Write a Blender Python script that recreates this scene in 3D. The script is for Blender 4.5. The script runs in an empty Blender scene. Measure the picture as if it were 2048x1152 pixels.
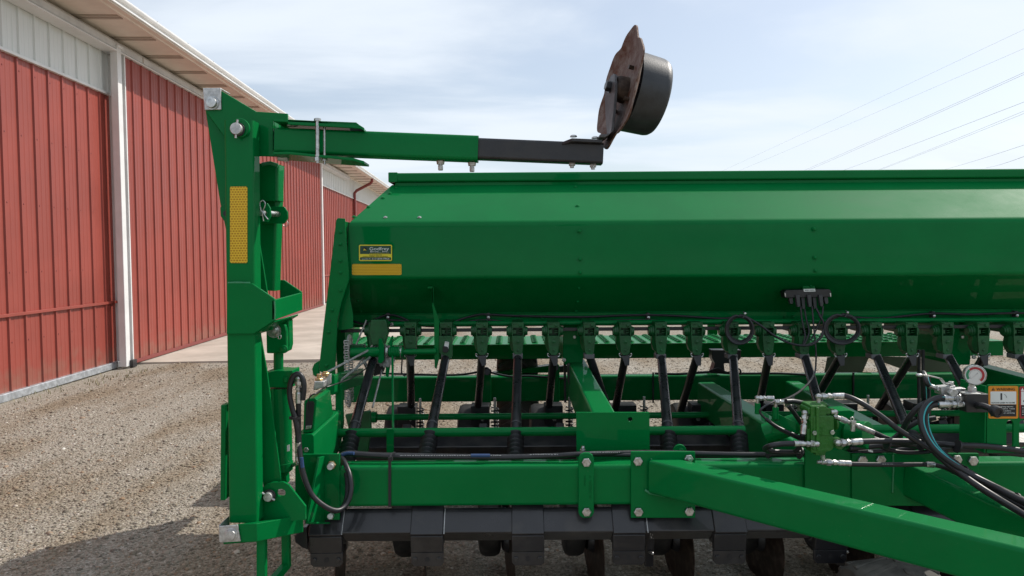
import bpy, bmesh, math, random
import numpy as np
from mathutils import Vector, Matrix, Euler
random.seed(7)
R = math.radians
S = bpy.context.scene
COL = S.collection

# ------------------------------------------------------------------ camera, sky, sun, exposure
FPX = 1480.0
CAM = Vector((0, 0, 1.5))
cd = bpy.data.cameras.new('camera'); co = bpy.data.objects.new('camera', cd); COL.objects.link(co)
cd.sensor_width = 36.0; cd.lens = 36.0 * FPX / 2048.0
cd.clip_start = 0.05; cd.clip_end = 5000
CROT = (Matrix.Rotation(R(90 - 2.55), 3, 'X') @ Matrix.Rotation(R(-0.4), 3, 'Z'))
co.location = CAM; co.rotation_euler = CROT.to_euler()
S.camera = co

SUN = Vector((0.92, 0.60, 1.0)).normalized()
w = bpy.data.worlds.new('World'); S.world = w; w.use_nodes = True
nt = w.node_tree; N = nt.nodes; L = nt.links; N.clear()
wo = N.new('ShaderNodeOutputWorld'); bg = N.new('ShaderNodeBackground')
sky = N.new('ShaderNodeTexSky'); sky.sky_type = 'NISHITA'; sky.sun_disc = False
sky.sun_elevation = math.asin(SUN.z); sky.sun_rotation = math.atan2(SUN.x, SUN.y)
sky.air_density = 1.0; sky.dust_density = 1.5; sky.ozone_density = 1.2
tc = N.new('ShaderNodeTexCoord'); sx = N.new('ShaderNodeSeparateXYZ'); L.new(tc.outputs['Generated'], sx.inputs[0])
def wmath(op, a, b=None, clamp=False):
    n = N.new('ShaderNodeMath'); n.operation = op; n.use_clamp = clamp
    for i, v in enumerate((a, b)):
        if v is None: continue
        if isinstance(v, (int, float)): n.inputs[i].default_value = v
        else: L.new(v, n.inputs[i])
    return n.outputs[0]
zc = wmath('ADD', wmath('MAXIMUM', sx.outputs[2], 0.0), 0.16)
cx = N.new('ShaderNodeCombineXYZ')
L.new(wmath('DIVIDE', sx.outputs[0], zc), cx.inputs[0]); L.new(wmath('DIVIDE', sx.outputs[1], zc), cx.inputs[1])
mp = N.new('ShaderNodeMapping'); mp.inputs['Rotation'].default_value = (0, 0, R(-24)); mp.inputs['Scale'].default_value = (0.55, 1.15, 1)
mp.inputs['Location'].default_value = (3.1, 0.7, 0)
L.new(cx.outputs[0], mp.inputs[0])
nz = N.new('ShaderNodeTexNoise'); nz.inputs['Scale'].default_value = 1.25; nz.inputs['Detail'].default_value = 9; nz.inputs['Roughness'].default_value = 0.52
nz.inputs['Distortion'].default_value = 0.45
L.new(mp.outputs[0], nz.inputs['Vector'])
mr = N.new('ShaderNodeMapRange'); mr.inputs[1].default_value = 0.36; mr.inputs[2].default_value = 0.62; mr.inputs[3].default_value = 0.38; mr.inputs[4].default_value = 0.95
mr.interpolation_type = 'SMOOTHSTEP'
L.new(nz.outputs[0], mr.inputs[0])
mixc = N.new('ShaderNodeMix'); mixc.data_type = 'RGBA'
mixc.inputs[7].default_value = (6.9, 7.5, 8.2, 1)
cov = N.new('ShaderNodeMapRange'); cov.interpolation_type = 'SMOOTHSTEP'   # cloud thinned behind the camera, out of view, to lower the front fill
cov.inputs[1].default_value = -0.55; cov.inputs[2].default_value = 0.25; cov.inputs[3].default_value = 0.82; cov.inputs[4].default_value = 1.0
L.new(sx.outputs[1], cov.inputs[0])
L.new(wmath('MULTIPLY', mr.outputs[0], cov.outputs[0]), mixc.inputs[0]); L.new(sky.outputs[0], mixc.inputs[6])
L.new(mixc.outputs[2], bg.inputs[0]); bg.inputs[1].default_value = 0.115
L.new(bg.outputs[0], wo.inputs[0])

sl = bpy.data.lights.new('sun', 'SUN'); so = bpy.data.objects.new('sun', sl); COL.objects.link(so)
sl.energy = 3.6; sl.angle = R(0.5); sl.color = (1.0, 0.94, 0.86)
so.rotation_euler = SUN.to_track_quat('Z', 'Y').to_euler(); so.location = (8, 6, 12)
S.view_settings.view_transform = 'Standard'; S.view_settings.look = 'None'
S.view_settings.exposure = 0.16; S.view_settings.gamma = 1.0

# ------------------------------------------------------------------ geometry helpers
def P(x, y, Y):
    d = CROT @ Vector(((x - 1024) / FPX, (576 - y) / FPX, -1.0))
    return CAM + d * (Y / d.y)
def ZZ(y, Y, x=1100): return P(x, y, Y).z
def XX(x, Y, y=700): return P(x, y, Y).x
def PX(n, Y): return n * Y / FPX            # pixels to metres at a depth
V = Vector

class MB:
    def __init__(s): s.v = []; s.f = []; s.c = []
    def groups(s):
        if len(s.c) < 2 or len(s.c) > 60: return []
        bb = []
        for (v0, v1, f0, f1) in s.c:
            a = np.array(s.v[v0:v1]); bb.append((a.min(0) - 0.003, a.max(0) + 0.003))
        g = list(range(len(bb)))
        def find(i):
            while g[i] != i: i = g[i]
            return i
        for i in range(len(bb)):
            for j in range(i):
                if (bb[i][0] <= bb[j][1]).all() and (bb[j][0] <= bb[i][1]).all(): g[find(i)] = find(j)
        out = {}
        for i, (v0, v1, f0, f1) in enumerate(s.c):
            m = out.setdefault(find(i), MB()); o = len(m.v)
            m.v += s.v[v0:v1]; m.f += [tuple(k - v0 + o for k in f) for f in s.f[f0:f1]]
        return list(out.values())
    def add(s, vs, fs):
        o = len(s.v); p = len(s.f); s.v += [tuple(v) for v in vs]; s.f += [tuple(i + o for i in f) for f in fs]; s.c.append((o, len(s.v), p, len(s.f))); return s
    def hexa(s, p):                          # 8 points: bottom ring 0-3, top ring 4-7
        return s.add(p, [(3, 2, 1, 0), (4, 5, 6, 7), (0, 1, 5, 4), (1, 2, 6, 5), (2, 3, 7, 6), (3, 0, 4, 7)])
    def box(s, x0, x1, y0, y1, z0, z1):
        return s.hexa([(x0, y0, z0), (x1, y0, z0), (x1, y1, z0), (x0, y1, z0), (x0, y0, z1), (x1, y0, z1), (x1, y1, z1), (x0, y1, z1)])
    def obox(s, c, ax, ay, az):              # oriented box by half axes
        c = V(c); ax, ay, az = V(ax), V(ay), V(az)
        q = [c + i * ax + j * ay + k * az for k in (-1, 1) for (i, j) in ((-1, -1), (1, -1), (1, 1), (-1, 1))]
        return s.hexa(q)
    def prism(s, pts, d):
        n = len(pts); d = V(d); p = [V(q) for q in pts]
        return s.add(p + [q + d for q in p], [tuple(range(n))[::-1], tuple(range(n, 2 * n))] + [(i, (i + 1) % n, n + (i + 1) % n, n + i) for i in range(n)])
    def plate(s, px, Y, t):                  # outline given on the plane at depth Y, with real thickness t
        return s.prism([P(x, y, Y) for x, y in px], (0, t, 0))
    def loft(s, rings, cap=True, closed=False):
        n = len(rings[0]); vs = [q for r in rings for q in r]; m = len(rings); fs = []
        for k in range(m if closed else m - 1):
            a = k * n; b = ((k + 1) % m) * n
            fs += [(a + i, a + (i + 1) % n, b + (i + 1) % n, b + i) for i in range(n)]
        if cap and not closed: fs += [tuple(range(n))[::-1], tuple(range((m - 1) * n, m * n))]
        return s.add(vs, fs)
    def sweep(s, pts, r, n=10, closed=False):
        pts = [V(p) for p in pts]; m = len(pts); rr = r if isinstance(r, (list, tuple)) else [r] * m
        def tan(i):
            if closed: return (pts[(i + 1) % m] - pts[i - 1]).normalized()
            return (pts[min(i + 1, m - 1)] - pts[max(i - 1, 0)]).normalized()
        t0 = tan(0); u = t0.orthogonal().normalized(); rings = []
        for i in range(m):
            t = tan(i); u = (u - t * u.dot(t)); u = u.normalized() if u.length > 1e-6 else t.orthogonal().normalized()
            v = t.cross(u); rings.append([pts[i] + (u * math.cos(2 * math.pi * k / n) + v * math.sin(2 * math.pi * k / n)) * rr[i] for k in range(n)])
        return s.loft(rings, True, closed)
    def cyl(s, a, b, r, r2=None, n=20):
        return s.sweep([a, b], [r, r if r2 is None else r2], n)
    def lathe(s, a, d, prof, n=28):          # profile of (distance along axis, radius)
        a = V(a); d = V(d).normalized(); u = d.orthogonal().normalized(); v = d.cross(u)
        return s.loft([[a + d * t + (u * math.cos(2 * math.pi * k / n) + v * math.sin(2 * math.pi * k / n)) * max(r, 1e-5) for k in range(n)] for t, r in prof])
    def hexnut(s, a, d, r, h, rot=0.3):
        a = V(a); d = V(d).normalized(); u = d.orthogonal().normalized(); v = d.cross(u)
        def ring(t, q): return [a + d * t + (u * math.cos(rot + math.pi / 3 * k) + v * math.sin(rot + math.pi / 3 * k)) * q for k in range(6)]
        return s.loft([ring(0, r), ring(h * 0.85, r), ring(h, r * 0.86)])
    def rtube(s, a, b, wd, ht, rad=0.008, up=(0, 0, 1), seg=4, wall=None):
        a = V(a); b = V(b); t = (b - a).normalized(); u = V(up); u = (u - t * u.dot(t)).normalized(); sd = t.cross(u)
        def ring(c, W, H, q):
            o = []
            for (sx_, sy_, a0) in ((1, 1, 0), (-1, 1, 90), (-1, -1, 180), (1, -1, 270)):
                for k in range(seg + 1):
                    an = R(a0 + 90 * k / seg)
                    o.append(c + sd * (sx_ * (W / 2 - q) + q * math.cos(an)) + u * (sy_ * (H / 2 - q) + q * math.sin(an)))
            return o
        if wall is None: return s.loft([ring(a, wd, ht, rad), ring(b, wd, ht, rad)])
        q = max(rad - wall, 0.001)
        return s.loft([ring(a, wd, ht, rad), ring(b, wd, ht, rad), ring(b, wd - 2 * wall, ht - 2 * wall, q), ring(a, wd - 2 * wall, ht - 2 * wall, q)], False, True)
    def dome(s, c, d, r, h, n=12):
        return s.lathe(c, d, [(0, r), (h * 0.5, r * 0.93), (h * 0.85, r * 0.6), (h, 0.0)], n)

WLOC = {}
def crm(pts, k=6, closed=False):             # Catmull-Rom through points
    p = [V(q) for q in pts]; n = len(p); out = []
    for i in range(n if closed else n - 1):
        if closed: a, b, c, d = p[i - 1], p[i], p[(i + 1) % n], p[(i + 2) % n]
        else: a, b, c, d = p[max(i - 1, 0)], p[i], p[i + 1], p[min(i + 2, n - 1)]
        for j in range(k):
            t = j / k
            out.append(0.5 * ((2 * b) + (c - a) * t + (2 * a - 5 * b + 4 * c - d) * t * t + (3 * b - a - 3 * c + d) * t ** 3))
    if not closed: out.append(p[-1])
    return out
def hp(pts, k=6): return crm([P(*q) for q in pts], k)

def finish(me, smooth=35):
    me.validate(); me.update()
    bm = bmesh.new(); bm.from_mesh(me); bmesh.ops.recalc_face_normals(bm, faces=bm.faces); bm.to_mesh(me); bm.free()
    me.shade_smooth(); me.set_sharp_from_angle(angle=R(smooth))
def link(name, me, mat, parent=None, bevel=0.0, center=None):
    if mat is not None:
        for m in (mat if isinstance(mat, list) else [mat]): me.materials.append(m)
    o = bpy.data.objects.new(name, me); COL.objects.link(o)
    n = len(me.vertices); a = np.empty(n * 3, 'f'); me.vertices.foreach_get('co', a); a = a.reshape(-1, 3)
    c = V([float(q) for q in (a.min(0) + a.max(0)) / 2]) if center is None else V(center)
    a -= np.array(c, 'f'); me.vertices.foreach_set('co', a.ravel()); me.update()
    o.location = c; WLOC[o] = c.copy()
    if parent is not None:
        o.parent = parent; o.matrix_parent_inverse = Matrix.Translation(-WLOC[parent])
    if bevel:
        b = o.modifiers.new('bevel', 'BEVEL'); b.width = bevel; b.segments = 2; b.limit_method = 'ANGLE'; b.angle_limit = R(50); b.harden_normals = False
    wn = o.modifiers.new('weighted_normals', 'WEIGHTED_NORMAL'); wn.keep_sharp = True; wn.weight = 80
    return o
def part(name, mb, mat, parent=None, bevel=0.0, smooth=35, label=None, center=None, one=False):
    gs = [] if one else mb.groups()
    if len(gs) > 1:                          # pieces that do not touch become objects of their own
        os_ = [part(name, g, mat, parent, bevel, smooth, label, center, True) for g in gs]
        return max(os_, key=lambda o: len(o.data.vertices) and o.dimensions.length)
    me = bpy.data.meshes.new(name); me.from_pydata(mb.v, [], mb.f); finish(me, smooth)
    o = link(name, me, mat, parent, bevel, center)
    if label: o['label'] = label
    return o
def empty(name, loc, label, cat):
    o = bpy.data.objects.new(name, None); COL.objects.link(o); o.location = loc; o.empty_display_size = 0.3
    WLOC[o] = V(loc); o['label'] = label; o['category'] = cat; return o
def clone(o, loc, parent=None):
    c = o.copy(); COL.objects.link(c); c.location = loc; WLOC[c] = V(loc)
    if parent is not None:
        c.parent = parent; c.matrix_parent_inverse = Matrix.Translation(-WLOC[parent])
    return c
def holed(name, outer, holes, Y, t, mat, parent, bevel=0.001):   # plate with round or slotted openings, outlines on plane Y
    cu = bpy.data.curves.new(name, 'CURVE'); cu.dimensions = '2D'; cu.fill_mode = 'BOTH'; cu.extrude = t / 2
    for loop in [outer] + holes:
        sp = cu.splines.new('POLY'); sp.points.add(len(loop) - 1); sp.use_cyclic_u = True
        for i, (x, y) in enumerate(loop):
            q = P(x, y, Y); sp.points[i].co = (q.x, q.z, 0, 1)
    to = bpy.data.objects.new(name, cu); me = bpy.data.meshes.new_from_object(to); bpy.data.objects.remove(to)
    me.transform(Matrix(((1, 0, 0, 0), (0, 0, -1, Y + t / 2), (0, 1, 0, 0), (0, 0, 0, 1)))); finish(me)
    return link(name, me, mat, parent, bevel)
def circ(x, y, r, n=18, ry=None): return [(x + r * math.cos(2 * math.pi * k / n), y + (ry or r) * math.sin(2 * math.pi * k / n)) for k in range(n)]
def slot(x, y0, y1, r, n=8):
    return [(x + r * math.cos(math.pi + math.pi * k / n), y0 + r + r * math.sin(math.pi + math.pi * k / n)) for k in range(n + 1)] + \
           [(x + r * math.cos(math.pi * k / n), y1 - r + r * math.sin(math.pi * k / n)) for k in range(n + 1)]
def rrect(x0, x1, y0, y1, r, n=4):
    o = []
    for cx_, cy_, a0 in ((x1 - r, y1 - r, 0), (x0 + r, y1 - r, 90), (x0 + r, y0 + r, 180), (x1 - r, y0 + r, 270)):
        o += [(cx_ + r * math.cos(R(a0 + 90 * k / n)), cy_ + r * math.sin(R(a0 + 90 * k / n))) for k in range(n + 1)]
    return o
def text(name, body, x, y, hpx, Y, mat, parent, align='LEFT', wpx=None, rot=0, extr=0.0004):
    cu = bpy.data.curves.new(name, 'FONT'); cu.body = body; cu.size = PX(hpx, Y) / 0.70; cu.align_x = align; cu.extrude = extr; cu.resolution_u = 3
    to = bpy.data.objects.new(name, cu); me = bpy.data.meshes.new_from_object(to); bpy.data.objects.remove(to)
    if wpx:
        xs = [v.co.x for v in me.vertices]; k = PX(wpx, Y) / max(max(xs) - min(xs), 1e-6)
        for v in me.vertices: v.co.x *= k
    q = P(x, y, Y)
    me.transform(Matrix.Translation(q) @ Matrix.Rotation(R(90), 4, 'X') @ Matrix.Rotation(R(rot), 4, 'Z'))
    return link(name, me, mat, parent)

# ------------------------------------------------------------------ materials
def mat(name, col, rough=0.5, metal=0.0, coat=0.0, var=0.0, vscale=6.0, bump=0.0, bscale=40.0, rvar=0.0, spec=0.5, second=None, lo=0.4, hi=0.6, detail=6, stretch=None):
    m = bpy.data.materials.new(name); m.use_nodes = True; t = m.node_tree; n = t.nodes; l = t.links
    b = n['Principled BSDF']; b.inputs['Base Color'].default_value = (*col, 1); b.inputs['Roughness'].default_value = rough
    b.inputs['Metallic'].default_value = metal; b.inputs['Coat Weight'].default_value = coat; b.inputs['Coat Roughness'].default_value = 0.04
    b.inputs['Specular IOR Level'].default_value = spec
    g = n.new('ShaderNodeNewGeometry'); src = g.outputs['Position']
    if stretch:
        mm = n.new('ShaderNodeMapping'); mm.inputs['Scale'].default_value = stretch; l.new(src, mm.inputs[0]); src = mm.outputs[0]
    if var or second or rvar:
        q = n.new('ShaderNodeTexNoise'); q.inputs['Scale'].default_value = vscale; q.inputs['Detail'].default_value = detail; q.inputs['Roughness'].default_value = 0.62; l.new(src, q.inputs['Vector'])
        r = n.new('ShaderNodeMapRange'); r.inputs[1].default_value = lo; r.inputs[2].default_value = hi; l.new(q.outputs[0], r.inputs[0])
        if var or second:
            x = n.new('ShaderNodeMix'); x.data_type = 'RGBA'; l.new(r.outputs[0], x.inputs[0])
            x.inputs[6].default_value = (*[c * (1 - var) for c in col], 1)
            x.inputs[7].default_value = (*(second if second else [min(1, c * (1 + var)) for c in col]), 1)
            l.new(x.outputs[2], b.inputs['Base Color'])
        if rvar:
            y = n.new('ShaderNodeMapRange'); y.inputs[1].default_value = 0.3; y.inputs[2].default_value = 0.7; y.inputs[3].default_value = max(0.02, rough - rvar); y.inputs[4].default_value = rough + rvar
            l.new(q.outputs[0], y.inputs[0]); l.new(y.outputs[0], b.inputs['Roughness'])
    if bump:
        q2 = n.new('ShaderNodeTexNoise'); q2.inputs['Scale'].default_value = bscale; q2.inputs['Detail'].default_value = 4; l.new(src, q2.inputs['Vector'])
        bp = n.new('ShaderNodeBump'); bp.inputs['Strength'].default_value = bump; bp.inputs['Distance'].default_value = 0.01; l.new(q2.outputs[0], bp.inputs['Height']); l.new(bp.outputs[0], b.inputs['Normal'])
    return m

def green_paint():
    m = mat('green_paint', (0.0004, 0.150, 0.034), 0.58, 0, 0.24, var=0.05, vscale=3.0, rvar=0.06, bump=0.012, bscale=9, spec=0.13)
    t = m.node_tree; n = t.nodes; l = t.links; b = n['Principled BSDF']
    b.inputs['IOR'].default_value = 1.32; b.inputs['Specular Tint'].default_value = (0.22, 1.0, 0.72, 1)
    g = n.new('ShaderNodeNewGeometry')
    src = b.inputs['Base Color'].links[0].from_socket      # dust specks and scuffs that belong to the paint
    v = n.new('ShaderNodeTexNoise'); v.inputs['Scale'].default_value = 150; v.inputs['Detail'].default_value = 2; l.new(g.outputs['Position'], v.inputs['Vector'])
    r = n.new('ShaderNodeMapRange'); r.inputs[1].default_value = 0.735; r.inputs[2].default_value = 0.80; r.inputs[4].default_value = 0.4; l.new(v.outputs[0], r.inputs[0])
    x = n.new('ShaderNodeMix'); x.data_type = 'RGBA'; l.new(r.outputs[0], x.inputs[0]); l.new(src, x.inputs[6]); x.inputs[7].default_value = (0.13, 0.27, 0.15, 1)
    mm = n.new('ShaderNodeMapping'); mm.inputs['Scale'].default_value = (22, 22, 110); mm.inputs['Rotation'].default_value = (0.3, 0.5, 0.2); l.new(g.outputs['Position'], mm.inputs[0])
    s2 = n.new('ShaderNodeTexNoise'); s2.inputs['Scale'].default_value = 1.0; s2.inputs['Detail'].default_value = 3; l.new(mm.outputs[0], s2.inputs['Vector'])
    r2 = n.new('ShaderNodeMapRange'); r2.inputs[1].default_value = 0.70; r2.inputs[2].default_value = 0.78; r2.inputs[4].default_value = 0.22; l.new(s2.outputs[0], r2.inputs[0])
    x2 = n.new('ShaderNodeMix'); x2.data_type = 'RGBA'; l.new(r2.outputs[0], x2.inputs[0]); l.new(x.outputs[2], x2.inputs[6]); x2.inputs[7].default_value = (0.03, 0.18, 0.06, 1)
    l.new(x2.outputs[2], b.inputs['Base Color'])
    return m
GREEN = green_paint()
CAST = mat('cast_green_paint', (0.016, 0.125, 0.010), 0.45, 0, 0.15, var=0.15, bump=0.25, bscale=120)
CUPM = mat('seed_cup_green', (0.002, 0.080, 0.018), 0.45, 0, 0.05, var=0.2, vscale=20, bump=0.1, bscale=80)
BLACK = mat('black_paint', (0.016, 0.016, 0.020), 0.42, 0, 0.1, var=0.3, vscale=9, rvar=0.12, bump=0.05, bscale=60, second=(0.034, 0.032, 0.032), lo=0.45, hi=0.75)
TOOLBAR = mat('toolbar_black_paint', (0.018, 0.018, 0.022), 0.38, 0, 0.3, var=0.3, vscale=7, rvar=0.12, bump=0.05, bscale=60, second=(0.05, 0.046, 0.042), lo=0.5, hi=0.8)
RUBBER = mat('black_rubber', (0.014, 0.014, 0.017), 0.42, 0, 0, var=0.2, vscale=30, rvar=0.1)
PLAST = mat('black_plastic_tube', (0.012, 0.012, 0.015), 0.30, 0, 0.0, var=0.2, vscale=12, rvar=0.1)
GREYP = mat('dark_grey_plastic', (0.045, 0.045, 0.05), 0.5)
SEAL = mat('grey_collar', (0.10, 0.10, 0.105), 0.55, var=0.2)
ZINC = mat('zinc_plated_steel', (0.50, 0.50, 0.49), 0.32, 0.9, 0, var=0.25, vscale=60, rvar=0.12)
GALV = mat('galvanized_steel', (0.50, 0.50, 0.49), 0.45, 0.75, 0, var=0.22, vscale=45, bump=0.1, bscale=120, rvar=0.1)
YZINC = mat('yellow_zinc', (0.52, 0.36, 0.18), 0.38, 0.85, 0, var=0.25, vscale=70)
RUST = mat('rusted_steel', (0.150, 0.055, 0.026), 0.65, 0.1, 0, var=0.4, vscale=26, bump=0.25, bscale=120, second=(0.20, 0.155, 0.135), lo=0.42, hi=0.64, rvar=0.12, detail=9)
DISC = mat('worn_disc_steel', (0.055, 0.034, 0.024), 0.5, 0.5, 0, var=0.4, vscale=22, second=(0.12, 0.085, 0.065), lo=0.45, hi=0.7)
DRUM = mat('graphite_painted_steel', (0.022, 0.025, 0.028), 0.45, 0.0, 0.15, var=0.25, vscale=20, bump=0.08, bscale=220, rvar=0.08)
CHAIN = mat('chain_steel', (0.42, 0.42, 0.40), 0.45, 0.6, 0, var=0.3, vscale=70)
TYRE = mat('dusty_tyre_rubber', (0.050, 0.047, 0.043), 0.85, 0, 0, var=0.15, vscale=12, second=(0.14, 0.13, 0.115), lo=0.3, hi=0.8, bump=0.08, bscale=60)
WHEELR = mat('gauge_wheel_rubber', (0.017, 0.016, 0.016), 0.6, 0, 0, var=0.3, vscale=15, second=(0.045, 0.04, 0.036), lo=0.45, hi=0.75)
SKYLIT = mat('skylit_bracket_black', (0.075, 0.075, 0.08), 0.5, 0.2, 0, var=0.3, vscale=18)  # black bracket paint lightened to grey, the sky's light put into the colour
TEAL = mat('teal_hose_stripe', (0.03, 0.36, 0.38), 0.4)
BLUE = mat('blue_hose_stripe', (0.025, 0.06, 0.16), 0.45)
PALE = mat('hose_print', (0.42, 0.42, 0.42), 0.6)
WHITE = mat('white_vinyl', (0.72, 0.74, 0.72), 0.4)
INK = mat('black_ink', (0.012, 0.012, 0.014), 0.5)
ORANGE = mat('orange_vinyl', (0.70, 0.25, 0.012), 0.4)
REDV = mat('red_vinyl', (0.36, 0.022, 0.026), 0.4)
YEL = mat('yellow_vinyl', (0.72, 0.62, 0.03), 0.4)
DGREEN = mat('dark_green_vinyl', (0.010, 0.06, 0.035), 0.4)
GAUGEG = mat('gauge_green', (0.02, 0.22, 0.10), 0.4)
GLASS = mat('gauge_face_white', (0.66, 0.66, 0.64), 0.22, coat=0.6)
OLIVE = mat('olive_drab_sheet', (0.075, 0.10, 0.062), 0.5, var=0.1)
WELD = mat('painted_weld', (0.02, 0.21, 0.08), 0.3, coat=0.3, bump=0.4, bscale=200)

def tape_mat():
    m = mat('reflective_tape', (0.62, 0.36, 0.02), 0.4, 0.0, 0.08, spec=0.3); t = m.node_tree; n = t.nodes; l = t.links; b = n['Principled BSDF']
    g = n.new('ShaderNodeNewGeometry'); sp = n.new('ShaderNodeSeparateXYZ'); l.new(g.outputs['Position'], sp.inputs[0])
    c = n.new('ShaderNodeCombineXYZ'); l.new(sp.outputs[0], c.inputs[0]); l.new(sp.outputs[2], c.inputs[1])
    br = n.new('ShaderNodeTexBrick'); br.inputs['Scale'].default_value = 1.0; br.inputs['Brick Width'].default_value = 0.0095; br.inputs['Row Height'].default_value = 0.0082
    br.inputs['Mortar Size'].default_value = 0.0014; br.inputs['Mortar Smooth'].default_value = 0.5
    br.inputs['Color1'].default_value = (0.44, 0.215, 0.002, 1); br.inputs['Color2'].default_value = (0.50, 0.26, 0.003, 1); br.inputs['Mortar'].default_value = (0.80, 0.55, 0.035, 1)
    l.new(c.outputs[0], br.inputs['Vector']); l.new(br.outputs['Color'], b.inputs['Base Color'])
    return m
TAPE = tape_mat()

RED = mat('red_siding', (0.285, 0.059, 0.043), 0.42, 0, 0.0, spec=0.35, var=0.07, vscale=1.2, rvar=0.06, bump=0.02, bscale=5)
def splash(m):                               # mud splashed up the foot of the wall
    t = m.node_tree; n = t.nodes; l = t.links; b = n['Principled BSDF']; src = b.inputs['Base Color'].links[0].from_socket
    g = n.new('ShaderNodeNewGeometry'); sp = n.new('ShaderNodeSeparateXYZ'); l.new(g.outputs['Position'], sp.inputs[0])
    q = n.new('ShaderNodeTexNoise'); q.inputs['Scale'].default_value = 7; q.inputs['Detail'].default_value = 7; l.new(g.outputs['Position'], q.inputs['Vector'])
    a = n.new('ShaderNodeMath'); a.operation = 'MULTIPLY_ADD'; a.inputs[1].default_value = -1.1; l.new(sp.outputs[2], a.inputs[0]); l.new(q.outputs[0], a.inputs[2])
    r = n.new('ShaderNodeMapRange'); r.inputs[1].default_value = 0.10; r.inputs[2].default_value = 0.50; r.inputs[4].default_value = 0.6; l.new(a.outputs[0], r.inputs[0])
    x = n.new('ShaderNodeMix'); x.data_type = 'RGBA'; l.new(r.outputs[0], x.inputs[0]); l.new(src, x.inputs[6]); x.inputs[7].default_value = (0.24, 0.13, 0.095, 1); l.new(x.outputs[2], b.inputs['Base Color'])
splash(RED)
WSID = mat('white_siding', (0.76, 0.78, 0.76), 0.45, 0, 0, var=0.10, vscale=5, second=(0.60, 0.63, 0.60), lo=0.5, hi=0.75, stretch=(1, 3, 0.25))
WTRIM = mat('white_trim', (0.72, 0.72, 0.71), 0.4, 0, 0, var=0.05, vscale=3)
SOFF = mat('soffit_tan', (0.74, 0.67, 0.58), 0.55, 0, 0, var=0.05, vscale=3)
SEAM = mat('soffit_seam', (0.42, 0.36, 0.30), 0.6)
TRACK = mat('track_cover_grey', (0.56, 0.56, 0.55), 0.42, 0, 0, var=0.08, vscale=4)
DOWN = mat('dark_red_trim', (0.20, 0.035, 0.030), 0.4)
BASEG = mat('galvanized_base', (0.46, 0.49, 0.52), 0.45, 0.6, 0, var=0.2, vscale=15)
ROOF = mat('roof_steel', (0.5, 0.5, 0.5), 0.4, 0.3)
WIRE = mat('power_wire', (0.30, 0.32, 0.35), 0.5)
# ------------------------------------------------------------------ setting: ground, concrete, gravel
def gravel_mat():
    m = bpy.data.materials.new('gravel_ground'); m.use_nodes = True; t = m.node_tree; n = t.nodes; l = t.links; b = n['Principled BSDF']
    b.inputs['Roughness'].default_value = 0.95; b.inputs['Specular IOR Level'].default_value = 0.15
    g = n.new('ShaderNodeNewGeometry'); pos = g.outputs['Position']
    def vor(sc, feat='F1'):
        v = n.new('ShaderNodeTexVoronoi'); v.feature = feat; v.inputs['Scale'].default_value = sc; l.new(pos, v.inputs['Vector']); return v
    def noi(sc, d=5):
        q = n.new('ShaderNodeTexNoise'); q.inputs['Scale'].default_value = sc; q.inputs['Detail'].default_value = d; l.new(pos, q.inputs['Vector']); return q
    a = vor(62); c = vor(130)
    s1 = n.new('ShaderNodeSeparateColor'); l.new(a.outputs['Color'], s1.inputs[0])
    s2 = n.new('ShaderNodeSeparateColor'); l.new(c.outputs['Color'], s2.inputs[0])
    def ramp(src, stops):
        r = n.new('ShaderNodeValToRGB'); l.new(src, r.inputs[0]); e = r.color_ramp.elements
        while len(e) < len(stops): e.new(0.5)
        for k, (p, col) in enumerate(stops): e[k].position = p; e[k].color = (*col, 1)
        return r.outputs[0]
    st = [(0.0, (0.16, 0.14, 0.112)), (0.35, (0.265, 0.235, 0.188)), (0.7, (0.36, 0.328, 0.272)), (0.93, (0.46, 0.43, 0.37)), (1.0, (0.62, 0.59, 0.53))]
    c1 = ramp(s1.outputs[0], st); c2 = ramp(s2.outputs[0], st)
    x = n.new('ShaderNodeMix'); x.data_type = 'RGBA'; x.inputs[0].default_value = 0.5; l.new(c1, x.inputs[6]); l.new(c2, x.inputs[7])
    mpp = n.new('ShaderNodeMapping'); mpp.inputs['Rotation'].default_value = (0, 0, 0.55); mpp.inputs['Scale'].default_value = (1.5, 0.42, 1); l.new(pos, mpp.inputs[0])
    big = noi(0.9, 6); l.new(mpp.outputs[0], big.inputs['Vector']); r = n.new('ShaderNodeMapRange'); r.inputs[1].default_value = 0.43; r.inputs[2].default_value = 0.59; r.inputs[4].default_value = 0.75; l.new(big.outputs[0], r.inputs[0])
    y = n.new('ShaderNodeMix'); y.data_type = 'RGBA'; y.blend_type = 'MULTIPLY'; l.new(r.outputs[0], y.inputs[0]); l.new(x.outputs[2], y.inputs[6]); y.inputs[7].default_value = (0.70, 0.60, 0.485, 1)
    l.new(y.outputs[2], b.inputs['Base Color'])
    h = n.new('ShaderNodeMath'); h.operation = 'MULTIPLY_ADD'; l.new(a.outputs['Distance'], h.inputs[0]); h.inputs[1].default_value = -1.0; l.new(noi(25, 6).outputs[0], h.inputs[2])
    bp = n.new('ShaderNodeBump'); bp.inputs['Strength'].default_value = 0.7; bp.inputs['Distance'].default_value = 0.014; l.new(h.outputs[0], bp.inputs['Height']); l.new(bp.outputs[0], b.inputs['Normal'])
    return m
GRAV = gravel_mat()
me = bpy.data.meshes.new('ground')
nx, ny = 60, 80
xs = np.concatenate(([-900, -200, -60, -25], np.linspace(-12, 12, nx), [25, 60, 200, 900])); ys = np.concatenate(([-200, -40, -8], np.linspace(0, 24, ny), [40, 80, 200, 600, 1500]))
vs = []
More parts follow.
